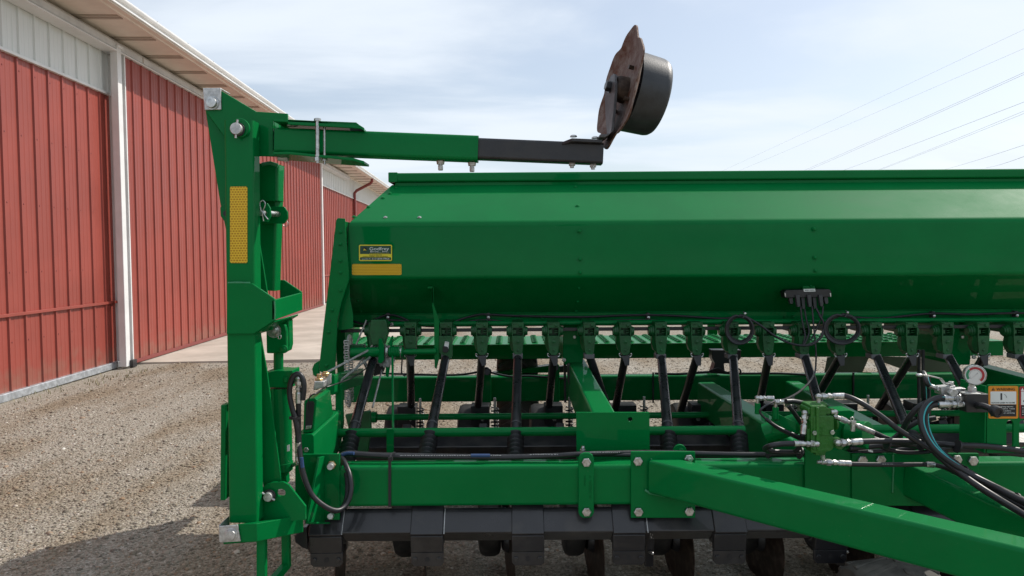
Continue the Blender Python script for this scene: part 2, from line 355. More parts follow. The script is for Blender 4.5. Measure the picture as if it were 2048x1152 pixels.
for yy in ys:
    for xx_ in xs:
        z = 0.0
        if -12 <= xx_ <= 12 and 0 <= yy <= 24: z = 0.012 * math.sin(xx_ * 1.7 + 0.6 * yy) * math.sin(yy * 1.1 - 0.4) - 0.012
        vs.append((xx_, yy, z))
W_ = len(xs); fs = [(j * W_ + i, j * W_ + i + 1, (j + 1) * W_ + i + 1, (j + 1) * W_ + i) for j in range(len(ys) - 1) for i in range(W_ - 1)]
me.from_pydata(vs, [], fs); me.shade_smooth(); me.materials.append(GRAV)
o = bpy.data.objects.new('ground', me); COL.objects.link(o); o['kind'] = 'structure'; o['label'] = 'beige gravel yard with brown wheel tracks'; o['category'] = 'ground'

BYAW = math.atan2(50.0, FPX)
BM = Matrix.Rotation(BYAW, 4, 'Z')
def BL(x, y, z): return BM @ V((x, y, z))

CONC = mat('concrete', (0.47, 0.425, 0.36), 0.9, 0, 0, var=0.12, vscale=1.1, second=(0.55, 0.50, 0.43), lo=0.42, hi=0.66, bump=0.08, bscale=40, spec=0.2)
mb = MB(); mb.prism([BL(-5.6, 10.55, 0.02), BL(-1.45, 10.75, 0.02), BL(-1.2, 46, 0.02), BL(-5.6, 46, 0.02)], (0, 0, -0.12))
o = part('pavement', mb, CONC); o['kind'] = 'structure'; o['label'] = 'pale concrete apron along the red barn'; o['category'] = 'pavement'

# loose stones: one mesh of many small rounded stones over the foreground gravel
rng = np.random.default_rng(5)
ico = np.array([(0, 0, 1), (0.9, 0, 0.35), (0.28, 0.85, 0.4), (-0.72, 0.53, 0.3), (-0.72, -0.53, 0.35), (0.28, -0.85, 0.3), (0.72, 0.53, -0.4), (-0.28, 0.85, -0.4), (-0.9, 0, -0.4), (-0.28, -0.85, -0.4), (0.72, -0.53, -0.4)])
icf = np.array([(0, 1, 2), (0, 2, 3), (0, 3, 4), (0, 4, 5), (0, 5, 1), (1, 6, 2), (2, 7, 3), (3, 8, 4), (4, 9, 5), (5, 10, 1), (6, 7, 2), (7, 8, 3), (8, 9, 4), (9, 10, 5), (10, 6, 1)])
NS = 80000
u = rng.random(NS); sy = 2.45 * (11.5 / 2.45) ** (u ** 0.8)
half = sy * 0.74
sx_ = (rng.random(NS) * 2 - 1) * half
keep = sx_ > -5.0
sx_, sy = sx_[keep], sy[keep]; n_ = len(sx_)
size = np.clip(rng.lognormal(math.log(0.0052), 0.42, n_), 0.003, 0.019) * (1 + 0.05 * sy)
an = rng.random(n_) * 6.283; sc = np.stack([size * (0.8 + 0.6 * rng.random(n_)), size * (0.7 + 0.5 * rng.random(n_)), size * (0.38 + 0.32 * rng.random(n_))], 1)
vv = ico[None] * sc[:, None] * (1 + 0.22 * (rng.random((n_, 11, 1)) - 0.5))
tl = (rng.random(n_) - 0.5) * 0.9
y2 = vv[..., 1] * np.cos(tl)[:, None] - vv[..., 2] * np.sin(tl)[:, None]; z2 = vv[..., 1] * np.sin(tl)[:, None] + vv[..., 2] * np.cos(tl)[:, None]
x3 = vv[..., 0] * np.cos(an)[:, None] - y2 * np.sin(an)[:, None]; y3 = vv[..., 0] * np.sin(an)[:, None] + y2 * np.cos(an)[:, None]
gz = 0.012 * np.sin(sx_ * 1.7 + 0.6 * sy) * np.sin(sy * 1.1 - 0.4) - 0.012
allv = np.stack([x3 + sx_[:, None], y3 + sy[:, None], z2 + (gz + size * 0.08)[:, None]], 2).reshape(-1, 3)
allf = (icf[None] + (np.arange(n_) * 11)[:, None, None]).reshape(-1, 3)
me = bpy.data.meshes.new('gravel_stones'); me.vertices.add(len(allv)); me.vertices.foreach_set('co', allv.astype('f').ravel())
me.loops.add(allf.size); me.loops.foreach_set('vertex_index', allf.astype('i').ravel())
me.polygons.add(len(allf)); me.polygons.foreach_set('loop_start', np.arange(0, allf.size, 3, dtype='i')); me.polygons.foreach_set('loop_total', np.full(len(allf), 3, dtype='i'))
me.update(calc_edges=True); me.shade_smooth()
def stone_mat():
    m = bpy.data.materials.new('loose_stone'); m.use_nodes = True; t = m.node_tree; n = t.nodes; l = t.links; b = n['Principled BSDF']
    b.inputs['Roughness'].default_value = 0.9; b.inputs['Specular IOR Level'].default_value = 0.2
    g = n.new('ShaderNodeNewGeometry'); r = n.new('ShaderNodeValToRGB'); l.new(g.outputs['Random Per Island'], r.inputs[0])
    e = r.color_ramp.elements; st = [(0.0, (0.15, 0.132, 0.108)), (0.2, (0.24, 0.214, 0.17)), (0.5, (0.31, 0.28, 0.23)), (0.8, (0.38, 0.35, 0.295)), (0.95, (0.34, 0.24, 0.165)), (1.0, (0.66, 0.64, 0.59))]
    while len(e) < len(st): e.new(0.5)
    for k, (p, c) in enumerate(st): e[k].position = p; e[k].color = (*c, 1)
    mpp = n.new('ShaderNodeMapping'); mpp.inputs['Rotation'].default_value = (0, 0, 0.55); mpp.inputs['Scale'].default_value = (1.5, 0.42, 1); l.new(g.outputs['Position'], mpp.inputs[0])
    q = n.new('ShaderNodeTexNoise'); q.inputs['Scale'].default_value = 0.9; q.inputs['Detail'].default_value = 6; l.new(mpp.outputs[0], q.inputs['Vector'])
    mr_ = n.new('ShaderNodeMapRange'); mr_.inputs[1].default_value = 0.43; mr_.inputs[2].default_value = 0.59; mr_.inputs[4].default_value = 0.75; l.new(q.outputs[0], mr_.inputs[0])
    y = n.new('ShaderNodeMix'); y.data_type = 'RGBA'; y.blend_type = 'MULTIPLY'; l.new(mr_.outputs[0], y.inputs[0]); l.new(r.outputs[0], y.inputs[6]); y.inputs[7].default_value = (0.70, 0.60, 0.485, 1)
    l.new(y.outputs[2], b.inputs['Base Color']); return m
me.materials.append(stone_mat())
o = bpy.data.objects.new('gravel_stones', me); COL.objects.link(o); o['kind'] = 'stuff'; o['label'] = 'loose grey and tan stones lying over the gravel yard'; o['category'] = 'gravel'

# grass sprouting at the foot of the barn
def grass():
    mb = MB(); rg = random.Random(3)
    for (bx, by, n, sp) in ((-4.72, 9.1, 60, 0.35), (-4.9, 8.2, 40, 0.3), (-4.55, 9.75, 30, 0.22), (-4.95, 7.2, 26, 0.25)):
        for _ in range(n):
            x = bx + rg.gauss(0, 0.12); y = by + rg.gauss(0, sp); a = rg.random() * 6.28; h = rg.uniform(0.02, 0.055); wd = 0.004
            c = BL(x, y, 0); d = V((math.cos(a), math.sin(a), 0)); s_ = V((-d.y, d.x, 0)) * wd
            t_ = c + V((0, 0, h)) + d * h * 0.7; k = c + V((0, 0, h * 0.7)) + d * h * 0.25
            mb.add([c - s_, c + s_, k + s_ * 0.8, k - s_ * 0.8, t_], [(0, 1, 2, 3), (3, 2, 4)])
    me = bpy.data.meshes.new('grass'); me.from_pydata(mb.v, [], mb.f)
    o = link('grass', me, mat('grass_blade', (0.10, 0.14, 0.035), 0.7, var=0.4, vscale=9, second=(0.26, 0.21, 0.09)))
    o['kind'] = 'stuff'; o['label'] = 'sparse low grass sprouting in gravel beside the barn wall'; o['category'] = 'grass'
grass()

# ------------------------------------------------------------------ barn
barn = empty('barn', BL(-5.0, 16, 0), 'long red metal pole barn with white upper band and tan soffit', 'barn')
def bpart(name, mb, m, parent=None, bevel=0.0, label=None):
    mb.v = [tuple(BM @ V(v)) for v in mb.v]
    return part(name, mb, m, parent or barn, bevel, label=label)
def siding(x, y0, y1, z0, z1, pitch=0.287, off=0.0):
    prof = [(y0, 0.0)]; k = math.floor((y0 - off) / pitch)
    while True:
        c = off + k * pitch; k += 1
        if c > y1 + pitch: break
        for dy, h in ((-0.023, 0), (-0.013, 0.019), (0.013, 0.019), (0.030, 0), (pitch * 0.31, 0), (pitch * 0.34, 0.005), (pitch * 0.37, 0.005), (pitch * 0.40, 0), (pitch * 0.60, 0), (pitch * 0.63, 0.005), (pitch * 0.66, 0.005), (pitch * 0.69, 0)):
            if y0 < c + dy < y1: prof.append((c + dy, h))
    prof.append((y1, 0.0)); m = MB(); n = len(prof)
    m.add([(x + h, y, z0) for y, h in prof] + [(x + h, y, z1) for y, h in prof] + [(x - 0.03, y0, z0), (x - 0.03, y1, z0), (x - 0.03, y1, z1), (x - 0.03, y0, z1)],
          [(i, i + 1, n + i + 1, n + i) for i in range(n - 1)] + [(2 * n, 2 * n + 3, 2 * n + 2, 2 * n + 1)])
    return m
XW = -5.10; XD = -4.93
bpart('wall_panel', siding(XW, 0.5, 10.75, 0.06, 3.70), RED)
band = bpart('upper_wall_panel', siding(XW, 0.5, 10.75, 3.72, 4.30, off=0.06), WSID)
bpart('band_trim', MB().box(XW - 0.01, XW + 0.045, 0.5, 10.30, 3.685, 3.72), WTRIM, band, 0.004)
bpart('wall_rail', MB().box(XW - 0.01, XW + 0.040, 0.5, 10.30, 0.88, 0.915), RED, None, 0.004)
bpart('edge_trim', MB().box(XW - .01, XW + 0.036, 10.31, 10.36, 0.06, 4.24), WTRIM, None, 0.004)
bpart('base_channel', MB().box(XW - 0.02, XW + 0.055, 0.5, 10.30, 0.0, 0.085), BASEG, None, 0.006)
post = MB().box(-4.990, -4.895, 10.152, 10.27, 0.02, 4.30)
post_o = bpart('door_post', post, WTRIM, None, 0.006)
bpart('post_cap', MB().box(-5.005, -4.875, 10.13, 10.29, 4.30, 4.335), WTRIM, post_o, 0.006)
bpart('post_guide', MB().box(-4.893, -4.85, 10.24, 10.36, 0.0, 0.10), BLACK, post_o, 0.004)
door = bpart('sliding_door', siding(XD, 10.36, 22.3, 0.08, 4.24), RED)
bpart('door_edge', MB().box(XD - 0.01, XD + 0.03, 10.355, 10.385, 0.07, 4.245), WTRIM, door, 0.004)
bpart('door_edge', MB().box(XD - 0.03, XD + 0.05, 22.30, 22.42, 0.05, 4.245), WTRIM, door, 0.004)
bpart('door_sill', MB().box(XD - 0.02, XD + 0.03, 10.40, 22.3, 0.03, 0.08), DOWN, door, 0.004)
bpart('wall_panel', siding(XW, 22.30, 48, 0.06, 3.70), RED)
band2 = bpart('upper_wall_panel', siding(XW, 22.30, 48, 3.72, 4.42, off=0.06), WSID)
bpart('band_trim', MB().box(XW - 0.01, XW + 0.045, 22.43, 48, 3.685, 3.72), WTRIM, band2, 0.004)
bpart('wall_rail', MB().box(XW - 0.01, XW + 0.040, 22.43, 48, 0.88, 0.915), RED, None, 0.004)
tr = MB()
tr.prism([(-5.10, 0.4, 4.262), (-4.93, 0.4, 4.262), (-4.90, 0.4, 4.285), (-4.90, 0.4, 4.36), (-4.94, 0.4, 4.405), (-5.10, 0.4, 4.405)], (0, 26.6, 0))
tr_o = bpart('door_track_cover', tr, TRACK, None, 0.006)
bpart('track_lip', MB().box(-5.09, -4.885, 0.4, 26.9, 4.245, 4.262), WTRIM, tr_o, 0.002)
bpart('track_joint', MB().box(-4.899, -4.893, 10.9, 10.92, 4.285, 4.362), SEAM, tr_o)
sf = bpart('soffit', MB().box(-5.16, -4.42, 0.3, 48, 4.45, 4.475), SOFF)
sm = MB(); y = 1.0
while y < 48:
    bpart('soffit_seam', MB().prism([(-5.12, y, 4.4495), (-5.12, y, 4.438), (-5.12, y + .045, 4.438), (-5.12, y + .05, 4.446), (-5.12, y + .095, 4.446), (-5.12, y + .10, 4.438), (-5.12, y + .145, 4.438), (-5.12, y + .145, 4.4495)], (0.66, 0, 0)), SEAM, sf); y += 0.92
bpart('frieze_board', MB().box(-5.15, -5.03, 0.3, 48, 4.405, 4.449), SOFF, sf, 0.004)
fa = MB(); fa.prism([(-4.445, 0.25, 4.440), (-4.425, 0.25, 4.434), (-4.395, 0.25, 4.434), (-4.385, 0.25, 4.446), (-4.318, 0.25, 4.452), (-4.318, 0.25, 4.585), (-4.445, 0.25, 4.585)], (0, 47.8, 0))
bpart('fascia_board', fa, SOFF, None, 0.002)
gu = MB(); gu.prism([(-4.317, 0.2, 4.470), (-4.302, 0.2, 4.468), (-4.296, 0.2, 4.476), (-4.298, 0.2, 4.486), (-4.309, 0.2, 4.492), (-4.309, 0.2, 4.516), (-4.288, 0.2, 4.524), (-4.276, 0.2, 4.545), (-4.276, 0.2, 4.566), (-4.292, 0.2, 4.570), (-4.294, 0.2, 4.590), (-4.317, 0.2, 4.590)], (0, 47.9, 0))
gut = bpart('gutter', gu, WTRIM, None, 0.0)
sp_ = MB()
for q in range(5, 46, 1):
    sp_.box(-4.34, -4.285, q, q + 0.012, 4.5905, 4.595)
gh_ = bpart('gutter_hanger', sp_, ROOF, gut)
ds = [BL(-4.36, 28.6, 4.50), BL(-4.36, 28.6, 4.36), BL(-4.42, 28.6, 4.27), BL(-4.95, 28.6, 4.00), BL(-5.03, 28.6, 3.90), BL(-5.03, 28.6, 3.7), BL(-5.03, 28.6, 0.15)]
part('downspout', MB().sweep(ds, 0.055, 8), DOWN, barn)
bpart('roof', MB().prism([(-4.42, 0.2, 4.600), (-14.5, 0.2, 7.7), (-24.6, 0.2, 4.625), (-24.6, 0.2, 4.66), (-14.5, 0.2, 7.74), (-4.36, 0.2, 4.615)], (0, 48, 0)), ROOF)
bpart('end_wall', MB().prism([(-5.17, 0.55, 0), (-24, 0.55, 0), (-24, 0.55, 4.6), (-14.5, 0.55, 7.5), (-5.17, 0.55, 4.44)], (0, 0.03, 0)), RED)
bpart('end_wall', MB().prism([(-5.17, 47.9, 0), (-24, 47.9, 0), (-24, 47.9, 4.6), (-14.5, 47.9, 7.5), (-5.17, 47.9, 4.44)], (0, 0.03, 0)), RED)
bpart('back_wall', MB().box(-24.05, -24.0, 0.5, 47.9, 0, 4.6), RED)
# screws in rows across the siding
sc_ = MB()
for zrow in (0.6, 1.35, 2.1, 2.85, 3.55):
    for k in range(20, 36):
        yy = k * 0.287 + 0.05
        c = V((XW, yy, zrow)); sc_.lathe(c, (1, 0, 0), [(0, 0.011), (0.005, 0.010), (0.008, 0.0)], 6)
for zrow in (0.6, 1.35, 2.1, 2.85, 3.55):
    for k in range(37, 60):
        yy = k * 0.287 + 0.05
        sc_.lathe((XD, yy, zrow), (1, 0, 0), [(0, 0.011), (0.005, 0.010), (0.008, 0.0)], 6)
so_ = bpart('siding_screw', sc_, DOWN); so_['kind'] = 'stuff'

# ------------------------------------------------------------------ overhead power lines, far off
wl = [((1453, 338), (2048, 59), 0.010, 'highest and faintest overhead wire in the sky at right'),
      ((1486, 338), (2048, 97), 0.010, 'second highest faint overhead wire, just below the topmost one'),
      ((1617, 337), (2048, 145), 0.017, 'upper strand of the higher close pair of overhead wires'),
      ((1620, 339), (2048, 149), 0.017, 'lower strand of the higher close pair of overhead wires'),
      ((1694, 338), (2048, 204), 0.020, 'single dark overhead wire between the two close pairs'),
      ((1766, 336), (2048, 222), 0.016, 'upper strand of the lower close pair of overhead wires'),
      ((1770, 336), (2048, 227), 0.016, 'lower strand of the lower close pair of overhead wires'),
      ((1904, 335), (2048, 290), 0.02, 'second lowest overhead wire, low above the hopper lid'),
      ((1986, 333), (2048, 313), 0.024, 'lowest overhead wire, just above the hopper lid at far right')]
for (a, b, r_, lab) in wl:
    p = P(a[0], a[1], 170); q = P(b[0], b[1], 85); d = q - p
    ends = [p - d * 1.0, p, q, q + d * 0.5]
    pts = [p + d * t + V((0, 0, 0.35 * ((t - 0.5) ** 2 - 0.25))) for t in [i / 10 - 0.6 for i in range(0, 26)]]
    o = part('power_line', MB().sweep(pts, r_, 6), WIRE)
    o['label'] = lab; o['category'] = 'power line'; o['group'] = 'overhead wires crossing the sky'
# ------------------------------------------------------------------ the grain drill
drill = empty('grain_drill', (0.6, 3.6, 0), 'large green grain drill with long seed hopper, folded marker arm and black seed tubes', 'grain drill')
D = drill
def bolt(parent, x, y, Y, rpx, m=ZINC, name='bolt', d=(0, -1, 0), nut=False, wash=False, rot=0.3):
    c = P(x, y, Y); r = PX(rpx, Y); mb = MB(); d = V(d).normalized()
    if wash: mb.lathe(c, d, [(0, r * 1.14), (0.0025, r * 1.14)], 20)
    mb.hexnut(c + d * 0.0005, d, r * 1.12, r * 0.7, rot)
    if nut: mb.cyl(c + d * r * 0.6, c + d * (r * 0.6 + r * 1.2), r * 0.5, None, 12)
    return part(name, mb, m, parent, 0.0006)
def rivets(parent, pts, Y, rpx=3.6, name='rivet', m=None):
    for x, y, *q in pts:
        yy = q[0] if q else Y
        part(name, MB().lathe(P(x, y, yy), (0, -1, 0), [(0, PX(rpx * 1.25, yy)), (0.002, PX(rpx * 1.25, yy)), (0.0021, PX(rpx * 0.9, yy)), (0.007, PX(rpx * 0.75, yy)), (0.009, 0.0)], 14), m or GREEN, parent)

# ---- seed hopper
XR = 3.3
def rprof(pts, rad, k=5):                     # round the corners of a (Y, z, x_left) outline
    out = []; n = len(pts)
    for i in range(n):
        a, b, c = V(pts[i - 1]), V(pts[i]), V(pts[(i + 1) % n]); r_ = rad[i]
        if not r_: out.append(b); continue
        p = b + (a - b).normalized() * r_; q = b + (c - b).normalized() * r_
        out += [(1 - t) ** 2 * p + 2 * t * (1 - t) * b + t * t * q for t in [j / k for j in range(k + 1)]]
    return out
zB = ZZ(446, 3.89, 720); zD = ZZ(557, 3.88, 720); YF = 4.17; zF = ZZ(630, YF, 720); zA = ZZ(370, 4.28, 790)
hp_ = [(4.28, zA, XX(784, 4.28, 372)), (3.89, zB, XX(698, 3.89, 446)), (3.88, zD, XX(694, 3.88, 557)), (YF, zF, XX(700, YF, 630)), (4.42, zF - 0.02, XX(700, YF, 630)), (4.80, zD, XX(693, 3.88)), (4.80, zB, XX(693, 3.88)), (4.74, zA, XX(784, 4.27))]
pr = rprof(hp_, [0, 0.024, 0.015, 0, 0, 0, 0, 0])
mb = MB(); mb.loft([[V((p[2], p[0], p[1])) for p in pr], [V((XR, p[0], p[1])) for p in pr]])
hop = part('seed_hopper', mb, GREEN, D, 0, 30)
LY = 4.255; zl1 = ZZ(346, LY, 800); zl0 = ZZ(363, LY, 800); xl = XX(778, LY, 350)
mb = MB(); lp = rprof([(LY, zl1, 0), (LY, zl0, 0), (LY + .012, zl0 - 0.004, 0), (4.83, zl0 - 0.004, 0), (4.83, zl1, 0), (4.52, zl1 + 0.02, 0)], [0.012, 0.008, 0, 0, 0.012, 0], 4)
mb.loft([[V((xl, p[0], p[1])) for p in lp], [V((XR, p[0], p[1])) for p in lp]])
lid = part('hopper_lid', mb, GREEN, hop, 0.003, 30)
part('lid_end_cap', MB().box(xl - 0.004, xl + PX(17, LY), LY - .005, 4.84, zl0 - 0.004, zl1 + 0.004), GREEN, hop, 0.004)
part('lid_rail', MB().box(xl + 0.03, XR, 4.272, 4.30, zA - 0.01, zl0 - 0.004), GREEN, hop, 0.003)
part('hopper_sill', MB().box(XX(702, 4.16), XR, 4.155, 4.17, ZZ(652, 4.16, 720), zF + 0.004).box(XX(702, 4.16), XR, 4.148, 4.17, zF + 0.005, zF + 0.010).box(XX(702, 4.16), XR, 4.142, 4.17, ZZ(652, 4.16, 720) - 0.006, ZZ(652, 4.16, 720) - 0.0005), GREEN, hop, 0.002)
# left end panel: flange towards the camera and the end sheet behind it
fl = [(672, 440), (676, 436), (690, 437), (692, 470), (697, 540), (698, 560), (683, 605), (675, 640), (669, 756), (637, 742), (646, 660)]
ep = part('hopper_end_panel', MB().plate(fl, 3.845, 0.012), GREEN, hop, 0.003)
a, b = P(672, 440, 3.85), P(637, 742, 3.85)
part('hopper_end_sheet', MB().hexa([b + V((0, 0.01, 0)), b + V((0.012, 0.01, 0)), b + V((0.012, 0.92, 0)), b + V((0, 0.92, 0)), a + V((0, 0.01, 0)), a + V((0.012, 0.01, 0)), a + V((0.012, 0.92, 0)), a + V((0, 0.92, 0))]), GREEN, hop, 0.002)
part('end_skirt', MB().plate([(698, 562), (700, 600), (706, 630), (706, 656), (688, 660), (676, 660), (676, 640), (684, 603)], 3.90, 0.01), GREEN, hop, 0.002)
rivets(hop, [(681, 464), (681, 488), (681, 521), (681, 545), (681, 581), (664, 620), (657, 664), (653, 731)], 3.845, 3.6)
part('drain_hole', MB().lathe(P(660, 641, 3.8445), (0, -1, 0), [(0, 0.004), (0.0006, 0.004)], 12), INK, hop)
# fasteners on the hopper skin: along the raked top edge, the two seams and the underside
def onslope(x, y):                            # point on the raked front panel
    A_ = V((0, 4.28, zA)); B_ = V((0, 3.89, zB)); nrm = V((0, -(zA - zB), 4.28 - 3.89)).normalized()
    d = CROT @ V(((x - 1024) / FPX, (576 - y) / FPX, -1)); t = (B_ - CAM).dot(nrm) / d.dot(nrm); return CAM + d * t, nrm
def ondown(x, y):                             # point on the underside panel
    A_ = V((0, 3.88, zD)); B_ = V((0, YF, zF)); nrm = V((0, -(zD - zF), -(YF - 3.88))).normalized()
    d = CROT @ V(((x - 1024) / FPX, (576 - y) / FPX, -1)); t = (B_ - CAM).dot(nrm) / d.dot(nrm); return CAM + d * t, nrm
def stud(p, nrm, rpx=3.4, m=None):
    r_ = PX(rpx, p.y); part('rivet', MB().lathe(p, nrm, [(0, r_ * 1.3), (0.002, r_ * 1.3), (0.0021, r_ * 0.9), (0.006, r_ * 0.75), (0.008, 0)], 14), m or GREEN, hop)
for x, y in ((708, 434), (737, 414), (766, 396), (780, 387), (792, 376), (1151, 374), (1155, 412)): stud(*onslope(x, y))
for x, y in ((771, 435), (839, 435)): stud(*onslope(x, y), 3.0, ZINC)
rivets(hop, [(1159, 462), (1160, 518), (1160, 545), (1629, 458), (1630, 515), (1631, 541)], 3.879, 3.6)
for x, y in ((1158, 576), (1155, 603), (1152, 622), (1622, 572), (716, 601), (722, 622), (701, 598)): stud(*ondown(x, y), 3.0)
rivets(hop, [(706, 637), (1085, 637), (1166, 638), (1404, 634), (1570, 634), (1586, 633), (1756, 636), (1975, 632)], 4.154, 3.0)
# reflector and dealer decal
rf = part('reflector', MB().plate(rrect(704, 803, 528, 550, 3), 3.877, 0.0025), TAPE, hop)
DY = 3.8765
dec = part('dealer_decal', MB().plate(rrect(718, 784, 489.5, 522, 3), DY, 0.0015), YEL, hop)
part('decal_field', MB().plate(rrect(720, 782, 491.5, 508, 1.2), DY - 0.0004, 0.0004), DGREEN, dec)
part('decal_field', MB().plate(rrect(720, 782, 514.5, 520, 1), DY - 0.0004, 0.0004), DGREEN, dec)
YT = DY - 0.0009
text('decal_text', 'Godfrey', 738.5, 500.5, 6.2, YT, WHITE, dec, wpx=39)
text('decal_text', 'Bros., Inc.', 740, 504.6, 3.2, YT, WHITE, dec, wpx=36)
text('decal_text', 'www.GodfreyBros.com', 738.5, 507.4, 1.7, YT, YEL, dec, wpx=40)
text('decal_text', 'SALES & SERVICE', 738, 511.0, 1.7, YT, INK, dec, wpx=26)
text('decal_text', 'LAWN & GARDEN  FARM EQUIPMENT', 725, 514.0, 1.7, YT, INK, dec, wpx=51)
text('decal_text', 'Jonesville, MI', 724, 518.9, 2.2, YT, WHITE, dec, wpx=17)
text('decal_text', '517-849-9966', 743.5, 519.3, 3.3, YT, WHITE, dec, wpx=35)
part('decal_emblem', MB().plate([(725.5, 495), (729, 494), (734, 495.5), (734.5, 499), (732.5, 502.5), (728.5, 503), (725.5, 500)], YT, 0.0004), INK, dec)
part('decal_emblem', MB().plate([(726.6, 501), (727.6, 498.6), (728.2, 496.2), (729, 498.4), (731.4, 499.2), (733.2, 501), (731.4, 500.6), (729.2, 500.2), (728, 501.2)], YT - 0.0004, 0.0004), YEL, dec)
# ---- underslung bracket near the left end, harness and its clips
part('hanging_bracket', MB().plate([(855, 573), (866, 573), (867, 608), (878, 640), (878, 718), (873, 738), (869, 735), (868, 640), (864, 608), (864, 577), (855, 577)], 3.93, 0.012).hexa([P(864, 574, 3.93), P(867, 574, 3.93), P(867, 574, 4.0), P(864, 574, 4.0), P(864, 606, 3.93), P(867, 606, 3.93), P(867, 606, 4.0), P(864, 606, 4.0)][::1]), GREEN, D, 0.001)
def hq(pts): return hp([(x, y, Y + .12) for x, y, Y in pts])
clips = [(776, 635), (977, 635), (1297, 635), (1868, 632), (2034, 631)]
har = part('wiring_harness', MB().sweep(hq([(700, 640, 4.0), (730, 648, 3.99), (752, 638, 4.0), (776, 630, 4.01), (800, 634, 4.0), (830, 647, 3.98), (860, 651, 3.98), (890, 650, 3.98), (930, 636, 4.0), (960, 629, 4.01), (977, 629, 4.01), (1040, 632, 4.02), (1160, 634, 4.02), (1240, 631, 4.02), (1297, 630, 4.01), (1360, 632, 4.01), (1440, 637, 4.0), (1470, 634, 4.0)]), 0.0065, 8)
           .sweep(hq([(752, 650, 3.99), (776, 641, 4.01), (815, 643, 4.0), (850, 652, 3.98), (900, 651, 3.98), (945, 642, 4.0), (977, 640, 4.01), (1030, 645, 4.0), (1120, 645, 4.0), (1220, 641, 4.0), (1297, 640, 4.01), (1350, 643, 4.0), (1410, 642, 4.0), (1450, 640, 4.0)]), 0.006, 8)
           .sweep(hq([(1700, 634, 4.0), (1760, 637, 4.0), (1810, 632, 4.0), (1868, 627, 4.0), (1940, 629, 4.01), (2034, 626, 4.0), (2140, 628, 4.0)]), 0.0065, 8)
           .sweep(hq([(1710, 640, 4.0), (1770, 642, 4.0), (1868, 639, 4.0), (1940, 639, 4.01), (2034, 638, 4.0), (2140, 640, 4.0)]), 0.006, 8), RUBBER, D)
for x, y in clips:
    part('harness_clip', MB().plate(rrect(x - 4, x + 3, y - 9, y + 8, 2), 4.125, 0.03), GREYP, har, 0.001)
    part('clip_screw', MB().lathe(P(x, y, 4.12), (0, -1, 0), [(0, 0.0085), (0.005, 0.0075), (0.007, 0)], 12), ZINC, har)
def coil(cx, cy, rx, ry, Y, n=5, tail=None):
    rg = random.Random(int(cx)); pts = []
    for k in range(n * 22 + 1):
        a = 2 * math.pi * k / 22; lay = k // 22
        f = 1 - 0.06 * (lay % 3) + 0.02 * math.sin(a * 0.5 + lay)
        pts.append(P(cx + rx * f * math.sin(a) + rg.uniform(-.15, .15), cy - ry * f * math.cos(a) + 1.5 * (lay % 2), Y - 0.012 * math.sin(a * 0.22 + lay)))
    o = part('cable_coil', MB().sweep(pts, 0.0062, 7), RUBBER, D)
    part('coil_tie', MB().sweep([P(cx + 8, cy - ry - 7, Y + .01), P(cx + 10, cy - ry - 2, Y - .02), P(cx + 7, cy - ry + 6, Y - .02)], 0.003, 6), GREYP, o)
    part('tie_screw', MB().lathe(P(cx + 11, cy - ry - 3, Y - .022), (0, -1, 0), [(0, 0.007), (0.005, 0.006), (0.007, 0)], 10), ZINC, o)
    return o
coil(1479, 658, 27, 28, 3.90); coil(1684, 657, 35, 29, 3.90)
part('signal_cable', MB().sweep(hp([(1490, 632, 3.9), (1520, 650, 3.9), (1550, 672, 3.9), (1585, 688, 3.88), (1620, 690, 3.88), (1640, 676, 3.88), (1648, 650, 3.9), (1640, 632, 3.92), (1632, 616, 3.94)]), 0.0062, 8), RUBBER, D)
# ---- junction box on the hopper underside
JY = 3.93
jb = part('junction_box', MB().plate([(1568, 585), (1573, 580), (1658, 578), (1663, 583), (1661, 594), (1570, 596)], JY, 0.06), BLACK, D, 0.003)
part('box_label', MB().plate([(1607, 578), (1630, 577.5), (1631, 583), (1608, 583.5)], JY - 0.0015, 0.0012), WHITE, jb)
text('label_text', 'SEED MON', 1609.5, 581.8, 2.4, JY - 0.0022, INK, jb, wpx=19)
part('box_hanger', MB().plate([(1606, 571), (1629, 570), (1630, 578), (1606, 579)], JY + 0.03, 0.01), GREEN, jb)
for x in (1570.5, 1661): part('box_screw', MB().plate([(x - 1.5, 586), (x + 1, 586), (x + 1.5, 593), (x - .5, 593)], JY - 0.004, 0.004), ZINC, jb)
for k, (x, y1) in enumerate(((1582, 608), (1596, 614), (1606, 618), (1619, 614), (1629, 618), (1642, 613), (1652, 608))):
    yy = JY - 0.012 if k % 2 else JY + 0.01
    part('plug', MB().prism([P(x - 4.5, 590, yy), P(x + 3.5, 590, yy), P(x + 4.5, 601, yy), P(x + 5, y1 - 3, yy), P(x + 3.5, y1, yy), P(x - 1, y1, yy), P(x - 3, 601, yy)], (0, 0.025, 0)), GREYP, jb, 0.002)
cb = MB()
for q in ([(1601, 613, 3.93), (1604, 640, 3.92), (1610, 670, 3.9), (1606, 690, 3.89)], [(1609, 617, 3.95), (1613, 640, 3.92), (1618, 665, 3.9), (1608, 690, 3.88)],
          [(1624, 613, 3.93), (1627, 650, 3.9), (1631, 690, 3.88), (1632, 720, 3.85), (1628, 750, 3.6), (1605, 778, 3.2), (1575, 797, 2.9), (1548, 803, 2.75), (1527, 815, 2.72), (1520, 824, 2.72), (1532, 838, 2.72), (1560, 856, 2.72), (1602, 874, 2.7)],
          [(1633, 617, 3.95), (1645, 640, 3.92), (1650, 655, 3.9), (1640, 678, 3.88), (1608, 692, 3.88)], [(1646, 612, 3.93), (1644, 632, 3.92), (1636, 652, 3.92), (1622, 680, 3.9)]):
    cb.sweep(hp(q), 0.0045, 7)
part('plug_lead', cb, RUBBER, jb)

